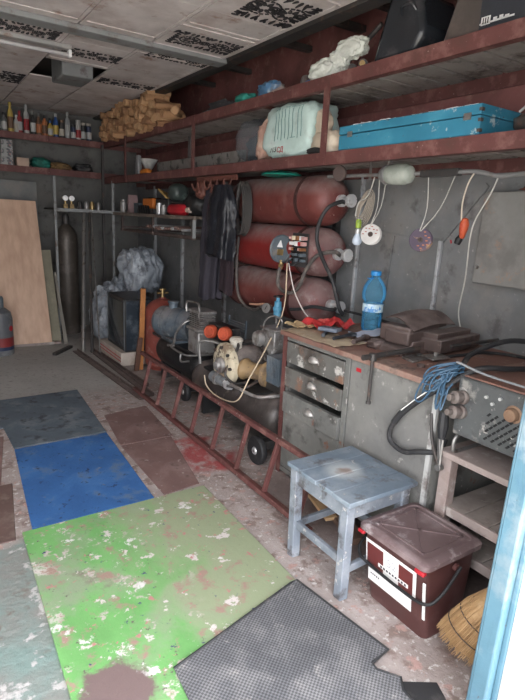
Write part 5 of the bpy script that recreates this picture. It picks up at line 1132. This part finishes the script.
# ---- rack top objects
ZR = 1.5985
def gaug(x, lab):
    t = thing('dial_gauge', lab, 'gauge', (x, 6.9, 1.62))
    MB().lathe([(0, 0), (.030, 0), (.032, .02), (.028, .02)], (x, 6.96, 1.735), (-.2, -1, 0), n=20).build('ring', steel, t)
    MB().lathe([(0, .018), (.028, .018)], (x, 6.96, 1.735), (-.2, -1, 0), n=20).build('dial', white_paint, t)
    MB().cyl((x, 6.97, 1.613), (x, 6.97, 1.71), .012).box((x, 6.97, 1.64), (.05, .04, .05)).build('body', brass, t)
gaug(1.645, 'left of two small white dial gauges on the back rack'); gaug(1.72, 'right of two small white dial gauges on the back rack')
org = mat('orange_case', (.60, .17, .03), (), .5)
MB().box((2.335, 5.90, ZR + .115), (.10, .30, .11)).build('orange_box', org, None, bevel=.01, label='bright orange plastic box propped on the rack', cat='box')
MB().box((2.34, 5.85, ZR + .03), (.20, .50, .056)).build('dark_tray', black_paint, None, bevel=.006, label='black tray under the orange box on the rack', cat='tray')
for k in range(5):
    MB().bar((2.225, 5.98 - k * .07, ZR + .012), (2.245, 6.06 - k * .07, ZR + .085), .02, .02).build('clamp', black_gap, None, label='small black clamp in the row before the orange box', cat='clamp', group='black clamps on the rack edge')
t = thing('spray_can', 'red cylinder with pale cap lying on the rack', 'can', (2.3, 4.95, ZR))
MB().lathe([(0, 0), (.05, .004), (.055, .02), (.055, .34), (.03, .38), (0, .38)], (2.28, 5.22, ZR + .0555), (0, -1, 0), n=22).build('body', mat('red_can', (.45, .02, .03), (), .4), t)
MB().lathe([(.026, .381), (.026, .44), (0, .44)], (2.28, 5.22, ZR + .0555), (0, -1, 0), n=18).build('cap', mat('cap_peach', (.5, .4, .33), (), .6), t)
for i, (y, r_, h, m, lab) in enumerate(((5.56, .035, .12, bright, 'shiny metal jar on the rack left of the red cylinder'), (5.44, .04, .10, cast, 'dull metal jar on the rack beside the red cylinder'), (6.72, .04, .16, cast, 'metal cup at the corner of the rack'))):
    MB().lathe([(0, 0), (r_, 0), (r_, h * .8), (r_ * .8, h * .85), (r_ * .8, h), (0, h)], (2.29, y, ZR), n=18).build('metal_jar', m, None, label=lab, cat='jar')
MB().prism([(0, 0), (.05, 0), (.045, .18), (.02, .22), (0, .18)], (2.27, 6.52, ZR), (0, -1, 0), (0, 0, 1), -.12).build('pink_bottle', mat('dusty_pink', (.30, .20, .20), (), .6), None, bevel=.008, label='dusty pink flat bottle left of the orange box', cat='bottle')
MB().box((2.36, 5.52, ZR + .20), (.14, .20, .016), (.5, .3, .3)).build('yellow_card', mat('yellow_card', (.50, .33, .12), (), .7), None, label='tilted yellowish card above the metal jars', cat='card')
MB().b2(2.3, 2.6, 5.36, 5.70, ZR, ZR + .165).build('toolbox', black_paint, None, bevel=.01, label='black toolbox behind the metal jars on the rack', cat='toolbox')
lumpo('helmet', (2.38, 5.28, ZR + .23), (.2, .2, .18), mat('dark_green_grey', (.05, .065, .06), [((.15, .2, .18), 6, .6, .7)], .3), 'dark rounded helmet-like object above the red cylinder', 'helmet', 55, .03, flat=False)
MB().b2(2.33, 2.5, 5.15, 5.45, ZR + .12, ZR + .138).b2(2.33, 2.5, 5.15, 5.17, ZR, ZR + .12).b2(2.48, 2.5, 5.43, 5.45, ZR, ZR + .12).build('metal_stand', dark_steel, None, label='low metal stand carrying the helmet-like object', cat='stand')
lumpo('black_bundle', (2.38, 4.80, ZR + .11), (.22, .34, .22), black_paint, 'black bundle on the near end of the rack', 'bundle', 56, .15)
for i, x in enumerate((1.82, 1.90, 1.97, 2.05)):
    MB().lathe([(0, 0), (.03, 0), (.03, .07), (.018, .1), (0, .1)], (x, 6.97, 1.613), n=14).build('small_jar', [dark_steel, cast, brass, steel][i], None, label=('dark', 'pale metal', 'brassy', 'grey')[i] + ' small jar in the row right of the dial gauges', cat='jar', group='small jars on the back rack')

# ================================================================ HANGING ON THE RIGHT
hook_m = mat('hook_rust_orange', (.15, .055, .04), [((.15, .06, .045), 9, .5, .7)], .6)
t = thing('hook_rail', 'rust-coloured hook rail under the lower shelf over the jackets', 'hook rail', (2.28, 4.3, 1.9))
MB().b2(2.256, 2.27, 3.88, 4.60, 1.905, 1.945).build('rail', hook_m, t)
for k in range(6):
    y = 3.95 + k * .12
    MB().tube([(2.255, y, 1.92), (2.235, y, 1.86), (2.215, y, 1.835), (2.195, y, 1.85), (2.185, y, 1.885)], .009, n=6).build('hook', hook_m, t)
MB().lump((2.24, 4.48, 1.83), (.06, .14, .15), 60, .12, flat=False).build('red_pouch', hook_m, None, label='rust-red pouch hanging at the far end of the hook rail', cat='pouch')
def hang(nm, c, wid, dep, h, m, lab, seed, taper=1.1, cat='jacket'):
    def fn(u, v):
        a = 2 * math.pi * u; k = (.62 + .38 * min(1, v * 5)) * (1 + (taper - 1) * v); f = 1 + .20 * math.sin(a * 6 + seed + v * 2.5) * (.35 + v * .65) + .14 * noise.noise(V((math.cos(a) * 2, math.sin(a) * 2 + seed, v * 4)))
        f += .10 * abs(noise.noise(V((math.cos(a) * 5, math.sin(a) * 5 + seed, v * 9))))
        return (c[0] + dep / 2 * math.cos(a) * k * f, c[1] + wid / 2 * math.sin(a) * k * f, c[2] - h * v + .02 * math.sin(a * 2 + seed) * v)
    b = MB().sheet(fn, 56, 30); bmesh.ops.remove_doubles(b.bm, verts=b.bm.verts, dist=1e-4)
    bmesh.ops.holes_fill(b.bm, edges=[e for e in b.bm.edges if e.is_boundary], sides=0)
    return b.build(nm, m, None, label=lab, cat=cat, ang=60)
hang('jacket', (2.19, 3.98, 1.86), .34, .15, .58, mat('black_shiny_cloth', (.012, .013, .018), [((.04, .045, .06), 10, .62, .68)], .38, bump=.9, bscale=16), 'shiny black jacket hanging from the hook rail beside the cable coil', 2)
hang('jacket', (2.30, 4.35, 1.85), .24, .14, .98, mat('faded_purple_cloth', (.040, .036, .048), [((.06, .052, .066), 5, .5, .7)], .85, bump=.4), 'long faded purple-grey work coat hanging left of the black jacket', 5)
hang('trousers', (2.31, 4.08, 1.70), .18, .07, .74, mat('dull_maroon_cloth', (.035, .022, .028), (), .85), 'dull maroon garment hanging behind the shiny black jacket', 9, cat='clothes')
for k, yy in enumerate((4.46, 4.22, 4.0)):
    MB().cyl((2.225, yy, 1.80), (2.23, yy, 1.87), .028, .018, n=12).build('cloth_hanger_knob', hook_m, None, label='rust-brown glove hanging on the hook rail, %s' % ('farthest', 'middle', 'nearest')[k], cat='glove')
co = MB(); rnd = random.Random(2)
for k in range(8):
    P = []; ry = .055 + .007 * k + rnd.uniform(-.003, .003); rz = .20 + rnd.uniform(-.012, .012)
    for j in range(29):
        a = 2 * math.pi * j / 28; P.append((2.285 + .012 * k * .6 + .006 * math.sin(a * 2), 3.86 + ry * math.sin(a), 1.70 + rz * math.cos(a) - .02 * math.cos(a) ** 2))
    co.tube(P, .008, n=6, raw=True)
co.build('cable_coil', mat('grey_cable', (.05, .046, .044), [((.10, .09, .08), 8, .5, .7)], .6), None, label='coil of grey-black cable hanging at the far end of the top red cylinder', cat='cable coil')
# conduit along the underside of the shelf + glass lamp
con = mat('grey_conduit', (.21, .205, .20), [((.17, .14, .13), 8, .55, .7)], .5)
loose('conduit_pipe', [(2.40, .85, 1.862), (2.40, 1.2, 1.870), (2.40, 1.5, 1.868), (2.40, 1.62, 1.862), (2.40, 1.75, 1.888), (2.40, 1.9, 1.890), (2.40, 2.3, 1.896), (2.40, 2.9, 1.905)], .011, con, 'grey conduit pipe running under the lower shelf', 'pipe')
MB().b2(2.385, 2.425, 1.85, 2.10, 1.872, 1.910).build('junction_box', dark_steel, None, bevel=.004, label='dark rectangular joint box on the conduit near the glass lamp', cat='box')
for y in (1.2, 2.5): MB().b2(2.398, 2.402, y - .01, y + .01, 1.87, 1.99).build('pipe_clip', steel, None, label='steel strap holding the conduit, %s' % ('at the doorway end' if y < 2 else 'by the glass lamp'), cat='clip')
t = thing('bulkhead_lamp', 'dusty glass jar lamp fixed under the lower shelf', 'lamp', (2.38, 2.25, 1.9))
gls = mat('dusty_glass', (.33, .36, .31), [((.45, .47, .42), 5, .5, .7)], .22, bump=.03, coat=.4)
MB().lathe([(0, 0), (.025, .003), (.048, .02), (.058, .05), (.060, .10), (.058, .15), (.052, .175)], (2.38, 2.145, 1.888), (0, 1, .03), n=28).build('glass_jar', gls, t)
MB().lathe([(.053, .176), (.056, .178), (.056, .20), (.035, .235), (.018, .24), (0, .25)], (2.38, 2.145, 1.888), (0, 1, .03), n=24).build('socket', con, t)
MB().cyl((2.38, 2.33, 1.91), (2.38, 2.33, 1.975), .010, n=10).build('bracket', steel, t)
# wire spools on strings
string = mat('string_white', (.52, .50, .46), (), .8, bump=0)
def spool(x, y, z, r, lab, fm, seed, tops):
    t = thing('wire_spool', lab, 'spool', (x, y, z - r)); d = V((-.86, -.42, .12)).normalized(); o0 = V((x, y, z))
    MB().lathe([(0, -.016), (r, -.016), (r, -.008), (r * .8, -.007), (r * .8, .007), (r, .008), (r, .014), (r * .97, .016), (r * .26, .016), (r * .26, .010), (0, .010)], o0, d, n=32).build('reel', fm, t)
    MB().lathe([(r * .12, .0172), (r * .15, .0215), (r * .24, .0215), (r * .25, .0172)], o0, d, n=20).build('hub', iron, t)
    a_ = d.cross(V((0, 0, 1))).normalized(); b_ = a_.cross(d); m_ = MB()
    for k in range(8):
        a = k * .42 + seed; q = r * (.55 if k % 2 else .75)
        m_.prism([(-.006, -.003), (.006, -.003), (.006, .003), (-.006, .003)], o0 + d * .0165 + a_ * math.cos(a) * q + b_ * math.sin(a) * q, a_, b_, .0015)
    m_.build('printed_mark', mat('print_orange', (.5, .17, .08), (), .6) if seed > 1 else mat('print_redbrown', (.35, .1, .08), (), .6), t)
    for (ty, tz) in tops: MB().tube([(x - .02, y + (ty - y) * .04, z + r * .75), (x - .01 + .02, y + (ty - y) * .5, (z + tz) / 2), (2.40, ty, tz)], .0028, n=5, sub=3).build('string', string, t)
    return t
spool(2.42, 2.462, 1.545, .064, 'white-faced wire spool hanging left, next to the light bulb', mat('spool_white', (.62, .60, .58), [((.3, .2, .18), 20, .66, .72)], .5), 0, ((2.42, 1.89), (2.36, 1.89)))
spool(2.42, 2.065, 1.535, .064, 'dark purple-faced wire spool hanging right of the white one', mat('spool_purple', (.09, .065, .10), [((.42, .25, .12), 11, .55, .60), ((.28, .22, .3), 15, .58, .64)], .5), 2, ((2.05, 1.885), (1.87, 1.885)))
t = thing('light_bulb', 'white light bulb hanging on a cord left of the white spool', 'bulb', (2.42, 2.58, 1.46))
MB().lathe([(0, 0), (.018, .003), (.030, .018), (.032, .034), (.024, .055), (.017, .068), (.017, .075)], (2.42, 2.585, 1.470), n=24).build('glass', mat('bulb_white', (.62, .70, .80), (), .3, bump=0), t)
MB().lathe([(.016, .0755), (.017, .078), (.017, .10), (.010, .108), (0, .108)], (2.42, 2.585, 1.470), n=16).build('base', bright, t)
MB().lathe([(0, .108), (.018, .110), (.019, .15), (.012, .165), (0, .166)], (2.42, 2.585, 1.470), n=16).build('socket', mat('socket_yellow_green', (.32, .45, .06), [((.05, .12, .05), 12, .5, .6), ((.6, .25, .08), 9, .6, .64)], .4), t)
MB().tube([(2.42, 2.585, 1.635), (2.43, 2.63, 1.66), (2.43, 2.61, 1.74), (2.42, 2.55, 1.76), (2.41, 2.50, 1.80), (2.40, 2.46, 1.885)], .004, n=6).build('cord', string, t)
cc = MB()
for k in range(6):
    ry = .018 + .010 * k; rz = .06 + .012 * k; P = [(2.44 + .004 * k, 2.58 + ry * math.sin(2 * math.pi * j / 20) - .03 * math.cos(2 * math.pi * j / 20), 1.72 + rz * math.cos(2 * math.pi * j / 20) - .02) for j in range(21)]
    cc.tube(P, .0035, n=5, raw=True)
cc.build('cord_coil', mat('pale_tan_cord', (.36, .31, .25), (), .7), None, label='loose coil of pale cord above the light bulb', cat='cord')
t = thing('hanging_pliers', 'red and black tool hanging on a string right of the purple spool', 'tool', (2.42, 1.80, 1.54))
MB().lathe([(0, -.05), (.012, -.045), (.022, .0), (.024, .03), (.014, .055), (0, .06)], (2.42, 1.795, 1.605), (-.1, -.15, 1), n=14).build('grip', mat('orange_red', (.55, .10, .04), [((.4, .04, .03), 12, .5, .6)], .5), t)
MB().lathe([(0, 0), (.016, .004), (.020, .03), (.010, .05), (0, .05)], (2.42, 1.825, 1.525), (.1, -.3, 1), n=12).build('head', black_gap, t)
MB().cyl((2.403, 1.845, 1.540), (2.398, 1.85, 1.538), .010, n=12).build('red_tip', redm, t)
MB().tube([(2.42, 1.815, 1.65), (2.41, 1.815, 1.74), (2.40, 1.79, 1.83), (2.40, 1.755, 1.886), (2.40, 1.72, 1.88)], .0042, n=6).build('string', mat('cream_string', (.60, .52, .42), (), .7), t)
loose('string', [(2.40, 1.62, 1.872), (2.41, 1.66, 1.78), (2.42, 1.73, 1.66), (2.43, 1.755, 1.56), (2.5, 1.80, 1.35), (2.58, 1.87, 1.15), (2.64, 1.87, 1.02), (2.66, 1.84, .962)], .0038, string, 'pale string hanging from the conduit down to the bench behind the vise', 'string')
# grey panel on wall at right
t = thing('wall_panel', 'plain grey steel cover panel mounted on the wall above the welder', 'panel', (2.78, 1.4, 1.30))
MB().b2(2.70, 2.766, .80, 1.90, 1.31, 1.815).build('cover', mat('panel_grey', (.245, .238, .225), [((.19, .18, .17), 3, .48, .7), ((.32, .22, .17), 9, .64, .74)], .55), t, bevel=.006)
MB().cyl((2.698, 1.895 - .02, 1.40), (2.690, 1.875, 1.40), .010, n=10).build('bolt', steel, t)
MB().lump((2.72, 1.60, 1.828), (.05, .16, .028), 70, .3).build('rust_lump', hook_m, t)
MB().b2(2.766, 2.795, 1.0, 1.7, 1.4, 1.7).build('spacer', dark_steel, t)
MB().bar((2.79, 1.66, 1.83), (2.79, 1.70, 1.93), .01, .02).build('wall_strap', bright, None, label='pale metal strap above the wall panel', cat='strap')

# ---- odds and ends
MB().lathe([(.020, 0), (.045, 0), (.048, .01), (.045, .02), (.020, .02)], (2.30, 2.66, 1.905), (-.9, -.3, 0), n=20).build('rusty_ring', iron, None, label='rusty pulley ring hanging under the shelf left of the glass lamp', cat='ring')
MB().cyl((2.30, 2.66, 1.925), (2.30, 2.66, 1.955), .005).build('wire_hook', iron, None, label='short wire hook holding the rusty pulley ring', cat='hook')
MB().bar((1.80, 1.92, .03), (1.86, 2.16, .045), .07, .02).build('wood_scrap', mat('pale_scrap_wood', (.50, .33, .18), [((.3, .17, .09), 8, .5, .66)], .8), None, bevel=.003, label='pale split wood scrap on the floor behind the stool', cat='wood scrap')
MB().bar((1.80, 1.70, .02), (1.87, 1.95, .02), .09, .035).build('wood_scrap', mat('dark_scrap_wood', (.12, .07, .05), [((.2, .13, .09), 8, .5, .66)], .8), None, bevel=.003, label='dark wood scrap on the floor under the stool, by the bench door', cat='wood scrap')
rnd = random.Random(12)
for i, (x, y, z, sx, sy, sz, m, lab) in enumerate(((2.36, 6.30, ZR, .12, .16, .12, slate, 'slate-grey tin on the rack between the pink bottle and the orange box'), (2.60, 6.55, ZR, .16, .2, .2, black_paint, 'black box in the far corner of the rack top'),
        (2.58, 5.10, ZR, .14, .2, .2, dark_steel, 'dark metal tin behind the red cylinder on the rack'), (2.34, 5.05, ZL, .12, .2, .0, None, ''))):
    if m: MB().b2(x - sx / 2, x + sx / 2, y - sy / 2, y + sy / 2, z, z + sz).build('tin_box', m, None, bevel=.008, label=lab, cat='tin')
